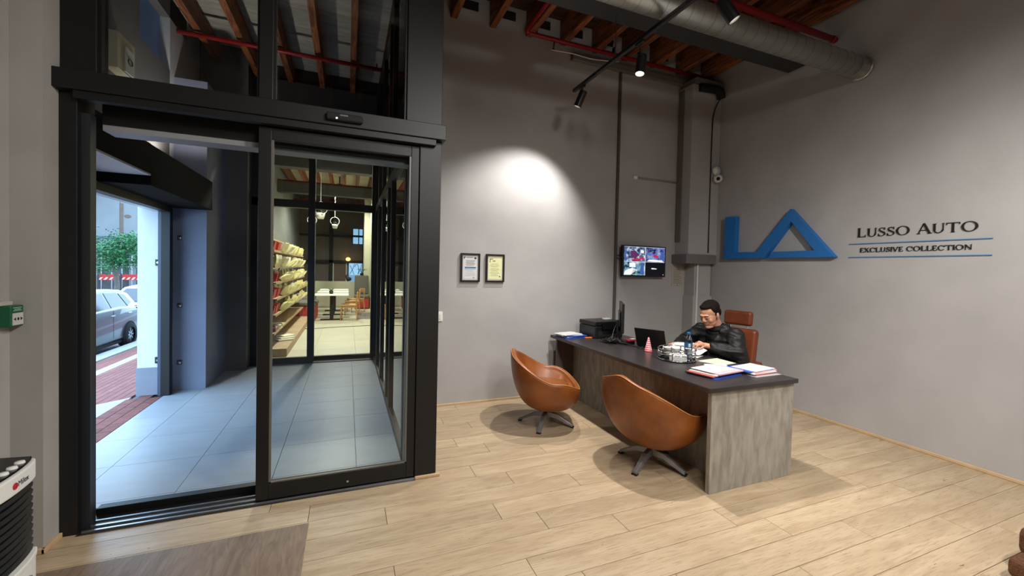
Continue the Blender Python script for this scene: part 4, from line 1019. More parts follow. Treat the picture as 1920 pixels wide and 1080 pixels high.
# hair: short, combed forward
h = MB()
def hh(c, r): h.ell(HM@Vector(c), r, 22, 14, HM.to_3x3())
hh((-.026*k, 0, .064*k), (.096*k, .083*k, .080*k)); hh((-.062*k, 0, .008*k), (.058*k, .074*k, .068*k)); hh((.034*k, .0, .102*k), (.046*k, .058*k, .026*k))
for s_ in (-1, 1): hh((-.030*k, s_*.050*k, .034*k), (.046*k, .036*k, .045*k)); hh((.006*k, s_*.062*k, .062*k), (.026*k, .020*k, .034*k)); hh((.006*k, s_*.072*k, .022*k), (.010*k, .008*k, .022*k))
hair = fuse(h, 'hair', 'hair', pe, .006, 2)
for s_ in (-1, 1):
    e = MB(); e.tube([HM@Vector((.103*k, s_*.016*k, .030*k)), HM@Vector((.100*k, s_*.034*k, .036*k)), HM@Vector((.086*k, s_*.050*k, .030*k))], [.0022, .0034, .0018], 8); e.build('eyebrow', 'hair', pe, smooth=True)
    e = MB(); e.tube([HM@Vector((.0945*k, s_*.020*k, .000*k)), HM@Vector((.0945*k, s_*.032*k, -.003*k)), HM@Vector((.086*k, s_*.046*k, -.001*k))], [.001, .0018, .001], 8); e.build('eye_line', 'hair', pe, smooth=True)
MB().tube([HM@Vector((.094*k, -.024*k, -.064*k)), HM@Vector((.099*k, 0, -.0615*k)), HM@Vector((.094*k, .024*k, -.064*k))], [.001, .0022, .001], 8).build('mouth_line', mat('lip', (150, 84, 76), .5), pe, smooth=True)
# jacket: quilted black
j = MB()
def J(a, c, ra, rb): capsule(j, L3(a), L3(c), ra, rb, 20)
for off, r_ in ((-.125, .125), (0, .150), (.125, .125)):
    o_ = V((0, off, 0)); J(CHEST+o_, BELLY+o_*1.05, r_, r_+.012); J(BELLY+o_*1.05, HIP+o_+V((0, 0, .03)), r_+.012, r_)
J(SHL+V((.01, .01, -.02)), SHR+V((.01, -.01, -.02)), .088, .088)
for a_ in (SHL, SHR): J(NECK+V((.03, 0, -.05)), a_+V((.01, 0, .0)), .075, .070)
J(NECK+V((.045, -.075, -.03)), NECK+V((.045, .075, -.03)), .075, .075)
def sleeve(a, e_, wv, rings):
    for (p, q, r0, r1, n) in ((a, e_, .083, .076, 4), (e_, wv, .074, .050, 5)):
        for i in range(n):
            t0, t1 = i/n, (i+1)/n; c = p.lerp(q, (t0+t1)/2); rr = r0+(r1-r0)*(t0+t1)/2; d = (q-p).length/n*.62
            J(p.lerp(q, t0+.12/n), p.lerp(q, t1-.12/n), rr, rr*.985)
    J(a, e_, .078, .070); J(e_, wv, .068, .044)
sleeve(SHL, ELL, WRL.lerp(ELL, .10), 0); sleeve(SHR, ELR, WRR.lerp(ELR, .10), 0)
m, nt, bb = nodemat('jacket'); N = nt.nodes.new; Lk = nt.links.new
bb.inputs['Base Color'].default_value = lin((9, 9, 11))+(1,); bb.inputs['Roughness'].default_value = .6
tc = N('ShaderNodeTexCoord'); wv = N('ShaderNodeTexWave'); wv.wave_type = 'BANDS'; wv.bands_direction = 'Z'; wv.inputs['Scale'].default_value = 4.2; wv.inputs['Distortion'].default_value = 2.5; wv.inputs['Detail'].default_value = 2
nz = N('ShaderNodeTexNoise'); nz.inputs['Scale'].default_value = 22; Lk(tc.outputs['Object'], wv.inputs['Vector']); Lk(tc.outputs['Object'], nz.inputs['Vector'])
ad = N('ShaderNodeMath'); ad.operation = 'MULTIPLY_ADD'; ad.inputs[1].default_value = .6; Lk(nz.outputs['Fac'], ad.inputs[0]); Lk(wv.outputs['Fac'], ad.inputs[2])
bp = N('ShaderNodeBump'); bp.inputs['Strength'].default_value = .5; bp.inputs['Distance'].default_value = .02; Lk(ad.outputs[0], bp.inputs['Height']); Lk(bp.outputs[0], bb.inputs['Normal'])
jk = fuse(j, 'jacket', m, pe, .009, 4)
from mathutils import noise as mnoise
nrm_ = [v_.normal.copy() for v_ in jk.data.vertices]
for v_, n_ in zip(jk.data.vertices, nrm_):                        # quilting and folds
    c_ = v_.co.copy(); n1 = mnoise.noise(c_*9)+.5*mnoise.noise(c_*21); q_ = abs(math.sin((c_.z+.25*c_.x+.03*mnoise.noise(c_*6))*58))
    v_.co = c_+n_*(.009*n1+.006*(q_**.6-.6))
# collar and dark top at the throat
co_ = MB()
for k_ in range(17):
    a = R(-150+300*k_/16); 
    co_.v.append(tuple(L3(NECK)+V((.025-.088*math.cos(a), .088*math.sin(a), -.015-.03*math.cos(a)))))
    co_.v.append(tuple(L3(NECK)+V((.03-.096*math.cos(a), .096*math.sin(a), .045-.035*max(math.cos(a), 0)))))
for k_ in range(16): co_.f.append((2*k_, 2*k_+2, 2*k_+3, 2*k_+1))
oc = co_.build('collar', m, pe, smooth=True); sd = oc.modifiers.new('t', 'SOLIDIFY'); sd.thickness = .014; sd.offset = 0
ts = MB(); capsule(ts, L3(NECK)+V((.01, 0, -.05)), L3(NECK)+V((.0, 0, -.008)), .082, .070); ts.build('roll_neck', 'shirt_black', pe, smooth=True)
# trousers and shoes
t_ = MB()
for kn, an, s_ in ((KNL, ANL, -1), (KNR, ANR, 1)):
    hp = HIP+V((0, s_*.09, .0)); capsule(t_, L3(hp), L3(kn), .105, .078); capsule(t_, L3(kn), L3(an+V((0, 0, .03))), .075, .058)
capsule(t_, L3(HIP+V((0, -.1, 0))), L3(HIP+V((0, .1, 0))), .12, .12)
fuse(t_, 'trousers', 'trousers', pe, .012, 3)
for an in (ANL, ANR):
    s2 = MB(); capsule(s2, L3(an+V((.03, 0, -.055))), L3(an+V((-.17, 0, -.06))), .045, .040); s2.build('shoe', 'black_plastic', pe, smooth=True)
# watch and ring
MB().tube([L3(WRL.lerp(ELL, .04))+V((.0, -.0, 0))+q for q in (V((-.008, .006, 0)), V((.012, -.010, -.003)))], .034, 18).build('watch', 'steel', pe)
# the sheet in his hands
dp = thing('held_document', 'white stapled document held up by the man', 'document', (0, 0, 0))
def patch(pts4, n=8, bend=.01):
    a, b_, c, d = [Vector(p) for p in pts4]; mb = MB()
    for i in range(n+1):
        for k2 in range(n+1):
            u, v = i/n, k2/n; p = a.lerp(b_, u).lerp(d.lerp(c, u), v); p += V((0, 0, bend*math.sin(math.pi*u)*math.sin(math.pi*v))); mb.v.append(tuple(p))
    for i in range(n):
        for k2 in range(n):
            q = i*(n+1)+k2; mb.f.append((q, q+1, q+n+2, q+n+1))
    return mb
for nm, q, bd in (('page', [(3.02, 3.33, DT+.006), (3.10, 3.10, DT+.012), (3.235, 3.16, .905), (3.16, 3.33, .885)], .008),
                  ('page', [(3.10, 3.10, DT+.014), (3.20, 3.03, DT+.020), (3.285, 3.02, .850), (3.237, 3.16, .906)], -.006),
                  ('page', [(3.00, 3.36, DT+.003), (3.14, 3.00, DT+.004), (3.26, 3.04, DT+.010), (3.13, 3.38, DT+.008)], 0)):
    o = patch(q, 8, bd).build(nm, 'paper', dp, smooth=True); sd = o.modifiers.new('t', 'SOLIDIFY'); sd.thickness = .0015
# ================================================================== CAFE BEHIND THE LOBBY
CX0, CX1, CY1 = -2.0, .80, 20.5
cf = struct('floor_cafe', 'pale beige tile floor of the cafe')
box(CX0-.2, CX1+.2, 7.62, CY1, -.1, -.010).build('screed', 'grout', cf)
ct = None
for i in range(4):
    for j_ in range(15):
        x0 = -2.0+i*.72; y0 = 7.72+j_*.86; y1 = min(y0+.86, CY1)
        if y1-y0 < .86-1e-6: continue
        if ct is None: ct = box(-.358, .358, -.428, .428, -.010, 0).build('tile', 'tile_cafe', cf, loc=(x0+.36, y0+.43, 0))
        else: share(ct, cf, (x0+.36, y0+.43, 0))
WY = mat('cafe_wall', (206, 202, 178), .8, var=.05, scale=3)
WG = mat('cafe_wall_grey', (120, 122, 118), .8, var=.1, scale=3)
ssolid('wall_cafe_left', box(CX0-.2, CX0, 7.75, CY1, 0, 4.9), WG, 'grey left wall of the cafe')
ssolid('wall_cafe_right', box(CX1, CX1+.2, 7.75, CY1, 0, 4.9), WY, 'cream right wall of the cafe')
ssolid('wall_cafe_pier', box(.60, .80, 17.2, 18.2, 0, 4.5), WY, 'cream pier beside the cafe booth')
wr = struct('wall_cafe_end', 'dark end wall of the cafe with steel windows')
WD = mat('cafe_end_wall', (110, 100, 94), .8, var=.15, scale=2)
box(CX0, CX1, CY1, CY1+.2, 0, 4.9).build('masonry', WD, wr)
box(CX0, CX1, CY1-.10, CY1, 2.9, 3.0).build('steel_rail', 'black_matte', wr); box(CX0, CX1, CY1-.14, CY1, 1.72, 1.84).build('steel_rail', 'black_matte', wr)
for x in (-1.52, -.78): box(x, x+.16, CY1-.14, CY1, 0, 4.6).build('steel_post', 'black_matte', wr)
box(-.60, -.08, CY1-.06, CY1, 0, 1.72).build('brown_door', mat('brown_door', (104, 84, 74), .6), wr)
for x in (-.74, -.62, -.07): box(x, x+.035, CY1-.09, CY1, 0, 1.72).build('white_post', 'white_plastic', wr)
SKY = mat('cafe_window', (150, 196, 235), .3, emit=1.1)
w1 = struct('window_4', 'small bright four-pane window high in the cafe end wall')
for x0, x1 in ((.22, .44), (.48, .63)):
    for z0, z1 in ((3.02, 3.30), (2.62, 2.92)): box(x0, x1, CY1-.13, CY1-.11, z0, z1).build('pane', SKY, w1)
box(.18, .22, CY1-.14, CY1, 2.58, 3.34).build('frame_bar', 'black_matte', w1); box(.44, .48, CY1-.14, CY1, 2.58, 3.34).build('frame_bar', 'black_matte', w1); box(.63, .67, CY1-.14, CY1, 1.0, 3.34).build('frame_bar', 'black_matte', w1)
w2 = struct('window_5', 'pale blue lower window of the cafe end wall with branch pattern')
box(.06, .63, CY1-.12, CY1-.10, .2, 1.72).build('pane', SKY, w2)
for pts in ([(.10, 1.22), (.22, 1.45), (.30, 1.70)], [(.28, 1.20), (.20, 1.42), (.10, 1.62)], [(.45, 1.20), (.50, 1.45), (.42, 1.70)], [(.45, 1.22), (.56, 1.45), (.60, 1.68)], [(.30, 1.55), (.38, 1.70)]):
    MB().tube([(x, CY1-.125, z) for x, z in pts], .012, 6).build('branch_motif', 'black_matte', w2)
box(.06, .63, CY1-.122, CY1-.12, .2, 1.18).build('frosted_film', mat('film_blue', (120, 165, 215), .4, emit=.75), w2)
# ceiling: boards, joists, dark beams
cc = struct('ceiling_cafe', 'boarded ceiling of the cafe on timber joists')
for i in range(26):
    if i == 0: bd = box(-1.4, 1.4, .003, .497, 0, .03).build('board', mat('cafe_board', (214, 206, 176), .8, var=.15, scale=3, rnd=.05), cc, loc=(-.6, 7.75, ZC))
    else: share(bd, cc, (-.6, 7.75+i*.5, ZC))
cj = None
for i in range(7):
    x = -1.85+i*.43
    if cj is None: cj = box(-.04, .04, -6.35, 6.35, 0, .26).build('joist', 'joist_wood', cc, loc=(x, 14.1, ZC-.26))
    else: share(cj, cc, (x, 14.1, ZC-.26))
for k2, (y, z0, z1) in enumerate(((10.4, 3.78, 4.16), (14.2, 3.80, 4.12), (18.0, 3.80, 4.12))):
    ssolid('ceiling_cross_beam', box(CX0, CX1, y, y+.3, z0, z1), 'beam_charcoal', ('first', 'second', 'third')[k2]+' dark cross beam under the cafe ceiling')
    rpz = thing('red_cafe_pipe', 'thin red pipe above the '+('first', 'second', 'third')[k2]+' dark cafe beam', 'pipe', (0, y+.15, z1+.045), 0, 'red pipes in the cafe')
    MB().tube([(CX0, 0, 0), (CX1, 0, 0)], .03, 8).build('pipe', 'red_pipe', rpz)
# cafe lamps (hang above the beams' sightline)
def cafe_lamp(x, y, watts, lab):
    o = thing('cafe_downlight', lab, 'ceiling light', (x, y, 4.49), 0, 'cafe ceiling downlights')
    MB().lathe([(0, .01), (.09, .01), (.10, 0), (.10, -.10), (.085, -.10), (.085, -.03), (0, -.03)], 24).build('housing', 'black_plastic', o)
    MB().tube([(0, 0, .01), (0, 0, .27)], .02, 8).build('stem', 'black_plastic', o)
    MB().lathe([(0, -.032), (.084, -.032)], 24).build('lens', mat('cafe_lens', (255, 240, 205), .3, emit=12), o)
    ld = bpy.data.lights.new('cafe_beam', 'SPOT'); ld.energy = watts; ld.spot_size = R(150); ld.spot_blend = .6; ld.color = (1, .95, .80); ld.shadow_soft_size = .09
    lo = bpy.data.objects.new('beam', ld); COL.objects.link(lo); lo.parent = o; lo.location = (0, 0, -.12)
for x, y, wv_, lab in ((-.35, 8.7, 760, 'nearest the glazing'), (-.1, 12.2, 780, 'between the first and second beam'), (-.3, 16.0, 680, 'above the tables')): cafe_lamp(x, y, wv_, 'round ceiling downlight in the cafe, '+lab)
# half wall
ssolid('wall_half', box(-1.40, .60, 17.0, 17.15, 0, 1.0), mat('half_wall', (178, 176, 156), .8, var=.06, scale=4), 'low cream half wall behind the cafe tables')
# hanging planters
for k2, (x, y, z, lab) in enumerate(((-.62, 11.0, 2.72, 'nearest to the glass'), (-1.20, 16.4, 2.95, 'left of the two far ones'), (-.45, 16.4, 2.95, 'right of the two far ones'))):
    o = thing('hanging_planter', 'white hanging plant pot in the cafe, '+lab, 'planter', (x, y, z), 0, 'hanging planters in the cafe')
    MB().lathe([(0, 0), (.07, 0), (.10, .10), (.10, .14), (.09, .14), (0, .12)], 18).build('pot', 'white_plastic', o, smooth=True)
    MB().tube([(0, 0, .40), (0, 0, ZC-z)], .006, 5).build('cord', 'white_plastic', o)
    MB().tube([(.15*math.cos(2*math.pi*q/18), 0, .26+.15*math.sin(2*math.pi*q/18)) for q in range(19)], .008, 6).build('hoop', 'white_plastic', o)
    lf = MB(); rg = random.Random(k2)
    for q in range(26):
        a = rg.uniform(0, 6.28); r0 = rg.uniform(.02, .12); z0 = rg.uniform(.05, .24); p = V((r0*math.cos(a), r0*math.sin(a), z0)); d1 = V((rg.uniform(-1, 1), rg.uniform(-1, 1), rg.uniform(-1, 1))).normalized()*.04; d2 = d1.cross(V((.3, .5, .8))).normalized()*.018
        lf.add([p-d1, p+d2, p+d1, p-d2], [(0, 1, 2, 3)])
    lf.build('leaves', mat('leaf_dark', (70, 96, 58), .6), o)
# tables
def cafe_table(y, lab):
    o = thing('cafe_table', lab, 'table', (-.42, y, 0), 0, 'white cafe tables')
    box(-.46, .46, -.38, .38, .725, .755).build('table_top', mat('table_white', (236, 238, 226), .4), o, bevel=.004)
    box(-.05, .05, -.05, .05, .02, .725).build('pedestal', 'black_matte', o); box(-.30, .30, -.14, .14, 0, .02).build('base_plate', 'black_matte', o)
    return o
cafe_table(13.25, 'white square cafe table nearest the glass, with a dark pot on it'); cafe_table(14.55, 'white square cafe table in the middle of the row'); cafe_table(15.85, 'white square cafe table at the half wall end of the row')
sp_ = thing('succulent_pot', 'small dark pot with a plant on the nearest cafe table', 'plant', (-.44, 13.35, .755))
MB().lathe([(0, 0), (.05, 0), (.06, .09), (.05, .09), (0, .07)], 16).build('pot', 'black_plastic', sp_, smooth=True)
for q in range(7): MB().tube([(0, 0, .08), (.05*math.cos(q), .05*math.sin(q), .14), (.09*math.cos(q), .09*math.sin(q), .15)], [.012, .012, .004], 6).build('leaf', 'leaf_dark', sp_)
# wooden chairs facing the tables (-X)
def cafe_chair(name, lab, loc, rz):
    o = thing(name, lab, 'chair', loc, rz, 'oak chairs at the cafe tables')
    for x, y, h in ((.20, -.2, .44), (.20, .2, .44), (-.20, -.2, .80), (-.20, .2, .80)):
        MB().tube([(x*1.12, y*1.08, 0), (x, y, .44)]+([(x*1.12, y, h)] if h > .5 else []), [.016, .022]+([.018] if h > .5 else []), 8).build('leg', 'oak', o)
    box(-.22, .22, -.23, .23, .43, .465).build('seat', 'oak', o, bevel=.01)
    MB().box(-.245, -.215, -.22, .22, .68, .82).build('backrest', 'oak', o, bevel=.01)
    for s_ in (-1, 1): box(-.2, .2, s_*.2-.012, s_*.2+.012, .37, .42).build('apron', 'oak', o)
    return o
c0 = cafe_chair('oak_chair', 'oak cafe chair at the nearest table, turned from the glass', (.06, 13.1, 0), R(178))
dup(c0, (.16, 14.5, 0), R(180), 'oak cafe chair at the middle table'); dup(c0, (.28, 15.4, 0), R(200), 'oak cafe chair at the table by the half wall')
# benches with red ribbed fronts
def bench(x, y, w_, d_, lab):
    o = thing('bench_seat', lab, 'bench', (x, y, 0), 0, 'benches with red ribbed bases')
    box(-w_/2, w_/2, -d_/2, d_/2, .03, .40).build('base', mat('red_base', (186, 62, 54), .6), o)
    n = max(2, int(w_/.08))
    for q in range(n): box(-w_/2+(q+.15)*w_/n, -w_/2+(q+.75)*w_/n, -d_/2-.015, -d_/2, .04, .40).build('rib', 'red_base', o)
    box(-w_/2-.02, w_/2+.02, -d_/2-.02, d_/2+.02, .40, .52).build('cushion', mat('bench_grey', (106, 102, 94), .9), o, bevel=.04, seg=3)
    return o
bench(-1.20, 13.75, .70, 1.2, 'grey cushioned bench with red ribbed base beside the shelves'); bench(-1.35, 15.6, .6, 1.6, 'grey cushioned bench with red base left of the tables')
o = bench(.62, 17.6, .5, .5, 'grey booth seat with red base at the right of the half wall')
box(-.25, .25, .15, .30, .52, 1.25).build('back', 'bench_grey', o, bevel=.04, seg=3)
o.location = (.51, 16.6, 0)
pl_ = thing('booth_plant', 'spiky plant standing on top of the cafe booth back', 'plant', (.51, 16.80, 1.25))
MB().lathe([(0, 0), (.06, 0), (.07, .08), (0, .08)], 14).build('pot', 'black_plastic', pl_)
for q in range(12):
    a = q*.9; MB().tube([(0, 0, .07), (.08*math.cos(a), .08*math.sin(a), .2), (.2*math.cos(a), .2*math.sin(a), .22+.03*(q % 3))], [.010, .010, .002], 5).build('leaf', 'leaf_dark', pl_)
rs_ = tag(box(-.09, .09, -.02, .02, 0, .2).build('red_box', mat('signal_red', (178, 44, 54), .5), loc=(.38, 17.08, 1.0)), 'small red box standing on the half wall', 'box')
bk = thing('black_vase', 'small black curved vase on the half wall', 'vase', (.05, 17.08, 1.0))
MB().ell((0, 0, .09), (.10, .06, .08), 16, 10).build('bowl', 'black_matte', bk, smooth=True); MB().tube(bez([(-.08, 0, .1), (-.10, 0, .2), (-.04, 0, .27)], 5), [.02]*10+[.006], 8).build('neck', 'black_matte', bk, smooth=True)
am = thing('amber_lamp', 'amber glowing wall lamp on the cafe end wall', 'lamp', (.02, 20.30, 1.90))
MB().ell((0, 0, 0), (.10, .10, .08), 14, 10).build('bulb', mat('amber', (255, 190, 90), .4, emit=6), am, smooth=True); box(-.03, .03, .08, .20, -.03, .03).build('bracket', 'black_matte', am)
# floor mat and cable
tag(box(.28, .78, 13.2, 15.0, 0, .008).build('grey_rug', mat('rug_grey', (110, 106, 98), .95)), 'dark grey rug on the cafe floor beside the chairs', 'rug')
ck = thing('floor_cable', 'thin dark cable crossing the cafe floor', 'cable'); MB().tube(bez([(-1.3, 11.5, .006), (-.8, 11.4, .006), (-.3, 11.55, .006), (.6, 11.7, .006)], 6), .008, 5).build('cable', 'black_plastic', ck)
# display shelves
ds = thing('display_shelf', 'tiered wooden display shelf full of packets beyond the glass', 'shelf', (-1.48, 8.15, 0))
OK_ = mat('shelf_wood', (176, 148, 112), .6, var=.2, scale=5, stretch=(4, 1, 4))
LEN = 4.9
pf = [(.52, .14)]
for q in range(5):
    y0 = q*1.0-.1; box(-.30, .52, y0, y0+.985, 0, .14).build('plinth_block', OK_, ds, bevel=.004)
lv = [.38, .70, .98, 1.26, 1.54, 1.82]
for z in lv: 
    s_ = box(-.30, .36-.06*abs(z-.98), -.1, LEN, z, z+.022).build('shelf_board', OK_, ds)
    box(.355-.06*abs(z-.98), .362-.06*abs(z-.98), -.1, LEN, z-.01, z+.03).build('shelf_lip', OK_, s_)
box(-.30, .10, -.1, LEN, 2.08, 2.11).build('top_board', OK_, ds)
for y in (-.08, 1.2, 2.4, 3.6, 4.84):
    box(-.30, -.26, y, y+.04, .14, 2.11).build('upright', OK_, ds); box(.02, .06, y, y+.04, 1.84, 2.08).build('upright', OK_, ds)
def packet(kind):
    o = bpy.data.objects.new
    if kind == 'bag':
        mb = MB(); W_, D2, H2 = .17, .08, .20
        vs = []
        for z, w_, d_ in ((0, W_, D2), (.06, W_*1.05, D2*1.1), (.14, W_, D2*.7), (.19, W_*.96, D2*.16), (H2, W_*1.0, .004)): vs += [(-d_/2, -w_/2, z), (d_/2, -w_/2, z), (d_/2, w_/2, z), (-d_/2, w_/2, z)]
        mb.v = vs
        for i in range(4):
            for q in range(4): mb.f.append((i*4+q, i*4+(q+1) % 4, i*4+4+(q+1) % 4, i*4+4+q))
        mb.f += [(3, 2, 1, 0), (16, 17, 18, 19)]; return mb
    if kind == 'box': return box(-.05, .05, -.07, .07, 0, .15)
    return box(-.14, .14, -.10, .10, 0, .022)
CRM, RDP, PRP, KFT = mat('packet_cream', (232, 222, 160), .5, var=.12, scale=30, rnd=.1), mat('packet_red', (206, 60, 48), .5, rnd=.12), mat('packet_plum', (110, 80, 110), .6), mat('packet_pale', (222, 216, 190), .6, rnd=.1)
LBL = 'white_plastic'
rg = random.Random(11); srcs = {}
names = {0: 'lowest', 1: 'second', 2: 'third', 3: 'fourth', 4: 'fifth', 5: 'top'}
def put(kind, m, loc, tilt, rz, lab, grp):
    key = (kind, m.name)
    if key not in srcs:
        me = packet(kind).mesh('packet'); me.materials.append(m); srcs[key] = me
    nm = {'bag': 'packet_bag', 'box': 'packet_box', 'flat': 'folded_cloth'}[kind]
    o = bpy.data.objects.new(nm, srcs[key]); COL.objects.link(o); o.location = loc; o.rotation_euler = (0, tilt, rz)
    tag(o, lab, {'bag': 'bag', 'box': 'box', 'flat': 'cloth'}[kind], grp)
for li, z in enumerate(lv):
    for q in range(20 if li else 0):
        y = 8.20+q*.235+rg.uniform(-.03, .03); near = q < 3; od = ('first', 'second', 'third', 'fourth', 'fifth', 'sixth', 'seventh', 'eighth', 'ninth', 'tenth', '11th', '12th', '13th', '14th', '15th', '16th', '17th', '18th', '19th', '20th')[q]
        if near and li in (1, 3, 5) or near and li == 2: put('box', RDP, (-1.24, y, z+.034), R(12), rg.uniform(-.2, .2), 'red packet, %s from the glass on the %s display shelf' % (od, names[li]), 'red packets on the display shelf')
        else:
            put('bag', CRM if rg.random() < .75 else KFT, (-1.22-.06*abs(z-.98)+.05, y, z+.036), R(30+rg.uniform(-20, 30)), rg.uniform(-.6, .6), 'cream paper packet, %s from the glass on the %s display shelf' % (od, names[li]), 'cream packets on the %s shelf' % names[li])
            if q % 2: put('bag', KFT, (-1.42, y, z+.032), R(6), rg.uniform(-.3, .3), 'pale packet at the back of the %s display shelf behind the %s one' % (names[li], od), 'pale packets on the %s shelf' % names[li])
for q in range(5): put('flat', (RDP, PRP, RDP, KFT, PRP)[q], (-1.30, 8.35, lv[0]+.022+q*.0225), 0, rg.uniform(-.1, .1), 'folded cloth in the pile on the lowest shelf, '+('bottom', 'second', 'third', 'fourth', 'top')[q]+' of the pile', 'folded cloths on the lowest shelf')
for q in range(7): put('flat', KFT, (-1.28, 8.75+.28*(q//3), lv[0]+.022+.0225*(q % 3)), 0, rg.uniform(-.2, .2), 'pale folded cloth beside the red pile on the lowest shelf, %s of pile %s' % (('bottom', 'middle', 'top')[q % 3], ('one', 'two', 'three')[q//3]), 'pale folded cloths')
for q in range(3): put('flat', KFT, (-1.11, 8.95+.1*q, .145+.0225*q), 0, .5+.2*q, 'pale folded cloth lying on the plinth under the shelf, '+('undermost', 'middle', 'uppermost')[q], 'cloths on the plinth')
tag(box(-.012, .012, -.09, .09, 0, .22).build('wall_plaque', 'oak', loc=(-1.985, 9.6, 2.36)), 'small wooden plaque on the cafe wall above the shelves', 'plaque')
# ================================================================== STREET
gd = struct('ground_street', 'red brick pavement sloping down to the road outside the doorway')
SL = .17; TH = -math.atan(SL)                       # the pavement falls away from the doorway
def gz(x): return 0 if x > -2.31 else max(SL*(x+2.31), -.97)
def slope_piece(mb, name, m, x, y, dz=0):
    o = mb.build(name, m, gd, loc=(x, y, gz(x)+dz)); o.rotation_euler = (0, TH if x < -2.31 else 0, 0); return o
def slope_share(src, x, y, dz=0):
    o = share(src, gd, (x, y, gz(x)+dz)); o.rotation_euler = (0, TH if x < -2.31 else 0, 0); return o
MB().prism([(-8.02, -.97), (-60, -.97), (-60, -1.3), (-2.31, -1.3), (-2.31, -.05), (-5.1, gz(-5.1)-.10)], lambda x, z: (x, -6, z), lambda x, z: (x, 70, z)).build('road', 'asphalt', gd)
MB().prism([(-2.03, -.028), (-2.31, -.028), (-5.05, gz(-5.05)-.028), (-5.05, gz(-5.05)-.2), (-2.03, -.2)], lambda x, z: (x, 2.0, z), lambda x, z: (x, 30, z)).build('pavement_bed', 'grout', gd)
# brick pavers laid in running bond
BL_, BW_ = .22, .11; br = None; cells = []
for i in range(-1, 22):
    x = -2.03-i*BW_-BW_/2
    if x < -4.50 or -3.95 < x < -3.66: continue
    for j_ in range(64):
        y = 3.95+j_*BL_+(BL_/2 if i % 2 else 0)
        if x < -2.31-BW_/2 or (3.9 < y < 6.05): cells.append((x, y))
def seen(c): return -.50 < math.atan2(c[0], c[1]) < -.33
vis = sorted([c for c in cells if seen(c)], key=lambda c: c[0]**2+c[1]**2)
near, rest = vis[:290], vis[290:]
for (x, y) in near:
    if br is None: br = slope_piece(box(-BW_/2+.003, BW_/2-.003, -BL_/2+.003, BL_/2-.003, -.028, -.004), 'brick', 'brick_paver', x, y)
    else: slope_share(br, x, y)
mb = MB()
for (x, y) in rest+[c for c in cells if not seen(c)]:
    bx_ = MB().box(-BW_/2+.003, BW_/2-.003, -BL_/2+.003, BL_/2-.003, -.028, -.006).xf(Matrix.Translation((x, y, gz(x)))@Matrix.Rotation(TH if x < -2.31 else 0, 4, 'Y')); mb.add(bx_.v, bx_.f)
tag(mb.build('brick_paving', 'brick_paver', gd), kind='stuff')
ks = None
for j_ in range(22):
    y = 3.5+j_*1.0
    if ks is None:
        ks = slope_piece(box(-.12, .12, .004, .996, -.05, -.002), 'channel_slab', 'concrete', -3.805, y); kb = slope_piece(box(-.26, .26, .004, .996, -.12, .0), 'kerb_stone', 'concrete', -4.80, y)
    else: slope_share(ks, -3.805, y); slope_share(kb, -4.80, y)
slope_piece(box(-.22, .22, -.42, .42, -.03, -.001), 'doorstep_slab', 'concrete', -2.56, 5.70)
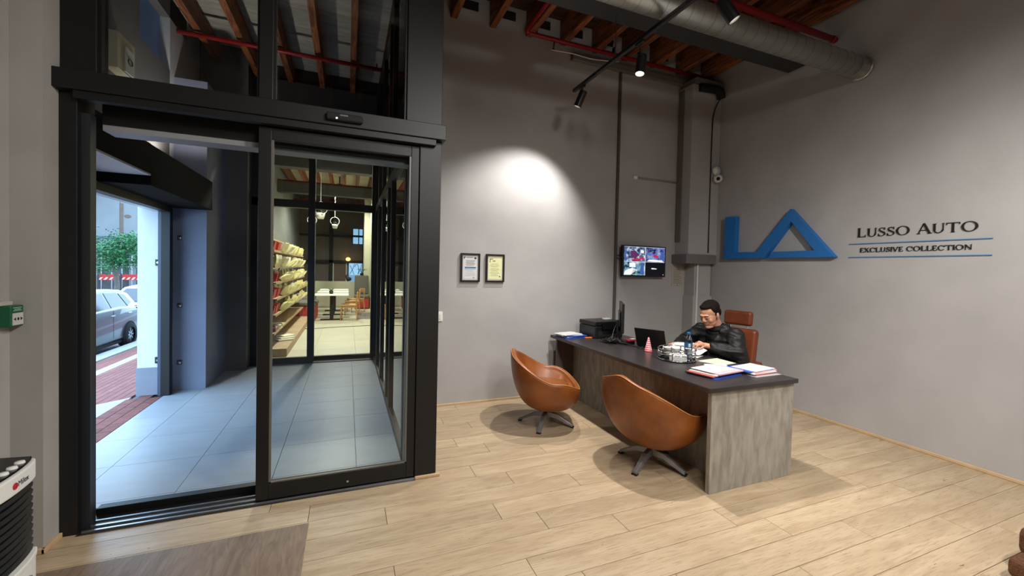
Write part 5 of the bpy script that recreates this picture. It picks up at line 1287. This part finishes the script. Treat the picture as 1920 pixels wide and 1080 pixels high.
# hatchback parked along the kerb, nose towards the viewer's left; rear axle at Y=10.3
GLS = mat('car_glass', (36, 44, 54), .08, spec=.8); PNT = mat('car_silver', (104, 108, 118), .3, metal=.35, coat=.6); PNW = mat('car_white', (168, 172, 178), .3, coat=.5); TYR = mat('tyre', (28, 28, 30), .85); TLR = mat('tail_red', (196, 40, 60), .25)
def car(name, lab, loc, rz, paint, detail=True):
    """origin under the rear axle centre line; local +X is the car's left flank, +Y the rear"""
    o = thing(name, lab, 'car', loc, rz)
    Wd = .86
    prof = [(-3.02, .30), (-3.10, .55), (-3.00, .72), (-2.35, .92), (-1.55, 1.03), (-.4, 1.06), (.35, 1.02), (.62, .92), (.70, .62), (.66, .34), (.45, .24), (-2.8, .22)]
    mb = MB(); n = len(prof)
    for x, inset, dz in ((-Wd, .06, 0), (-Wd+.07, 0, .0), (0, -.03, .012), (Wd-.07, 0, .0), (Wd, .06, 0)):
        for (y, z) in prof:
            cy_, cz_ = -1.2, .6; mb.v.append((x, cy_+(y-cy_)*(1-inset*.35), cz_+(z-cz_)*(1-inset)+dz))
    for i in range(4):
        for q in range(n): mb.f.append((i*n+q, i*n+(q+1) % n, (i+1)*n+(q+1) % n, (i+1)*n+q))
    mb.f += [tuple(range(n))[::-1], tuple(range(4*n, 5*n))]
    bo_ = mb.build('body', paint, o, bevel=.035, seg=3); 
    for p in bo_.data.polygons: p.use_smooth = True
    # cabin
    lo = [(-2.05, .98), (.60, .98)]; hi = [(-1.30, 1.44), (-.55, 1.50), (.05, 1.46), (.36, 1.36)]
    cb_ = MB(); pr_ = [(-2.05, .98)]+hi+[(.62, .98)]
    def sx(z): return Wd-.04-(z-.98)*.40
    for s_ in (-1, 1):
        for (y, z) in pr_: cb_.v.append((s_*sx(z), y, z))
    n2 = len(pr_); cb_.f += [tuple(range(n2)), tuple(range(n2, 2*n2))[::-1]]+[(q, (q+1) % n2, n2+(q+1) % n2, n2+q) for q in range(n2)]
    cab = cb_.build('cabin', paint, o, bevel=.05, seg=3)
    for p in cab.data.polygons: p.use_smooth = True
    if not detail: 
        pass
    for s_ in (-1, 1):
        for poly in ([(-1.75, 1.04), (-1.27, 1.37), (-.88, 1.41), (-.82, 1.02)], [(-.74, 1.02), (-.78, 1.41), (-.22, 1.39), (-.02, 1.02)], [(.04, 1.04), (-.14, 1.37), (.12, 1.33), (.28, 1.12)]):
            f_ = lambda d: (lambda y, z: (s_*(sx(z)+d), y, z))
            MB().prism(poly, f_(-.01), f_(.008)).build('window', GLS, o)
    MB().prism([(-.60, 1.06), (.60, 1.06), (.52, 1.33), (-.52, 1.33)], lambda x, z: (x, .60-(z-1.0)*.62+.03, z), lambda x, z: (x, .60-(z-1.0)*.62+.045, z)).build('rear_window', GLS, o)
    MB().prism([(-.66, 1.02), (.66, 1.02), (.52, 1.40), (-.52, 1.40)], lambda x, z: (x, -2.03+(z-1.0)*1.62-.03, z), lambda x, z: (x, -2.03+(z-1.0)*1.62-.045, z)).build('windscreen', GLS, o)
    for s_ in (-1, 1):
        MB().prism([(.34, .98), (.52, .99), (.67, .86), (.64, .80), (.46, .90)], lambda y, z: (s_*(Wd-.05), y, z), lambda y, z: (s_*(Wd+.012), y, z)).build('tail_light', TLR, o, bevel=.01)
        for y in (-.95, -.12): box(s_*Wd-.02, s_*Wd+.03, y, y+.17, .86, .885).build('door_handle', 'chrome', o, bevel=.006)
        for y in (-.80, -1.82): box(s_*(Wd)-.01, s_*(Wd)+.003, y, y+.008, .34, .98).build('door_seam', 'black_matte', o)
        for y in (0, -2.52):
            MB().lathe([(0, .0), (.345, .0), (.345, .03), (0, .03)], 28, Matrix.Translation((s_*(Wd-.018)-(.0 if s_ > 0 else .03), y, .31))@RX).build('wheel_arch', 'black_matte', o)
            wh = MB().lathe([(.19, -.10), (.29, -.10), (.305, -.07), (.305, .07), (.29, .10), (.19, .10)], 30, Matrix.Translation((s_*(Wd-.055), y, .305))@RX).build('tyre', TYR, o, smooth=True)
            MB().lathe([(0, .05), (.06, .055), (.20, .03), (.20, -.03), (0, -.03)], 30, Matrix.Translation((s_*(Wd-.05), y, .305))@(RX if s_ > 0 else Matrix.Rotation(R(-90), 4, 'Y'))).build('rim', 'steel', wh, smooth=True)
            for q in range(8):
                a = q*math.pi/4; MB().boxm(.016, .035, .20, Matrix.Translation((s_*(Wd+.01), y, .305))@Matrix.Rotation(a, 4, 'X')@Matrix.Translation((0, 0, .10))).build('spoke', 'aluminium', wh)
    box(-.80, .80, .55, .735, .34, .52).build('bumper', paint, o, bevel=.03, seg=3)
    box(-Wd+.02, Wd-.02, -2.9, .6, .16, .24).build('sill', 'black_matte', o)
    return o
car('hatchback', 'silver hatchback parked at the kerb outside the doorway', (-6.06, 13.5, -.60), 0, PNT)
car('parked_car', 'white car parked behind the silver hatchback', (-6.3, 18.9, -.72), 0, PNW)
car('parked_car', 'pale car farther back, roof below the red barrier', (-11.6, 24.0, -.75), R(-62), PNW)
# tree
te = thing('street_tree', 'bushy green tree in front of the construction building', 'tree', (-12.0, 29.5, -.97))
MB().tube(bez([(0, 0, 0), (.05, .05, 1.2), (-.05, 0, 2.4), (0, 0, 2.9)], 5), [.13-.004*q for q in range(16)], 10).build('trunk', mat('bark', (120, 108, 98), .9, var=.3, scale=12), te, smooth=True)
for a in (0, 1.4, 2.8, 4.2, 5.4): MB().tube([(0, 0, 2.2), (.4*math.cos(a), .4*math.sin(a), 2.9), (.9*math.cos(a), .9*math.sin(a), 3.7)], [.06, .045, .02], 7).build('branch', 'bark', te)
lf = MB(); rg = random.Random(5); cl = [(rg.gauss(0, .72), rg.gauss(0, .72), 3.02+rg.uniform(-.8, .85)) for _ in range(40)]
for q in range(7000):
    c = cl[rg.randrange(40)]; p = V((c[0]+rg.gauss(0, .30), c[1]+rg.gauss(0, .30), c[2]+rg.gauss(0, .22)))
    d1 = V((rg.uniform(-1, 1), rg.uniform(-1, 1), rg.uniform(-.6, .6))).normalized()*rg.uniform(.05, .09); d2 = d1.cross(V((rg.uniform(-1, 1), rg.uniform(-1, 1), 1))).normalized()*.035
    lf.add([p-d1, p+d2, p+d1, p-d2], [(0, 1, 2, 3)])
tag(lf.build('foliage', mat('leaf_green', (54, 122, 66), .6, var=.35, scale=3), te), kind='stuff')
# construction building; wall faces the doorway
bd_ = thing('construction_building', 'unfinished concrete building across the street behind the tree', 'building', (-16.0, 40.0, -.07), R(22))
CPN = mat('stained_concrete', (118, 120, 120), .85, var=.12, scale=.9, detail=7)
STN = mat('stain_brown', (104, 86, 72), .9, var=.2, scale=3)
for q in range(6):
    box(-6+q*2.0+.02, -4+q*2.0-.02, 0, .5, 3.45, 9).build('wall_panel', CPN, bd_, bevel=.02)
for x in (-1.6, -.02): box(x, x+.20+.06*(x > 0), -.015, 0, 3.5, 6.0).build('stain_streak', STN, bd_)
for x, z, r_, m_ in ((.42, 5.05, .20, STN), (1.15, 5.05, .19, 'black_matte'), (1.62, 5.0, .15, mat('rust', (140, 96, 70), .9)), (1.22, 4.25, .12, 'rust')):
    MB().lathe([(0, 0), (r_, 0), (r_*.9, .02), (0, .02)], 18, Matrix.Translation((x, -.001, z))@Matrix.Rotation(R(90), 4, 'X')@Matrix.Diagonal((1, .7, 1, 1))).build('wall_hole', m_, bd_)
box(-6, 6, .05, .45, 3.4, 8.95).build('backing_wall', CPN, bd_)
box(-6, 6, -.02, .4, 2.1, 3.45).build('dark_band', mat('glass_band', (58, 66, 78), .4), bd_)
for q in range(14): box(-6+q*.85, -5.94+q*.85, -.06, -.02, 2.1, 3.45).build('band_mullion', 'dark_steel', bd_)
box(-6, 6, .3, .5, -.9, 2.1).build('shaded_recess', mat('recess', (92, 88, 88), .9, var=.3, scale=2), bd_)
for q in range(6): box(-5.8+q*2.1, -5.4+q*2.1, -.1, .3, -.9, 2.1).build('column', CPN, bd_)
for q in range(9): MB().tube([(-3.2+q*.55, -.5, -.9), (-3.2+q*.55, -.5, 2.1)], .03, 6).build('scaffold_pole', 'steel', bd_)
for z in (.6, 1.2, 1.8): MB().tube([(-3.3, -.5, z), (1.3, -.5, z)], .03, 6).build('scaffold_rail', 'steel', bd_)
yc = thing('yellow_hoist', 'yellow machine on top of the construction building', 'hoist', (-17.5, 38.5, 0), R(22))
MB().boxm(7.4, .5, .42, Matrix.Translation((-2.6, 0, 6.55))).build('boom', mat('machine_yellow', (226, 170, 40), .5), yc, bevel=.04)
for x in (-5.9, -4.6): MB().tube([(x, 0, -.97), (x, 0, 6.35)], .06, 8).build('mast', 'machine_yellow', yc)
# barrier
ba = thing('site_barrier', 'long red and white safety barrier in front of the building', 'barrier', (-13.0, 32.5, -.97), R(22))
for q in range(10):
    b1 = box(-5+q*1.0, -4.04+q*1.0, -.03, .03, 1.38, 1.72).build('panel', mat('barrier_red', (206, 52, 48), .5), ba)
    for t in range(4): MB().prism([(-4.95+q+t*.23, 1.40), (-4.85+q+t*.23, 1.40), (-4.75+q+t*.23, 1.54), (-4.85+q+t*.23, 1.54)], lambda x, z: (x, -.032, z), lambda x, z: (x, -.036, z)).build('stripe', 'white_plastic', b1)
    box(-5+q*1.0, -4.92+q*1.0, -.06, .06, 0, 1.8).build('post', 'dark_steel', ba)
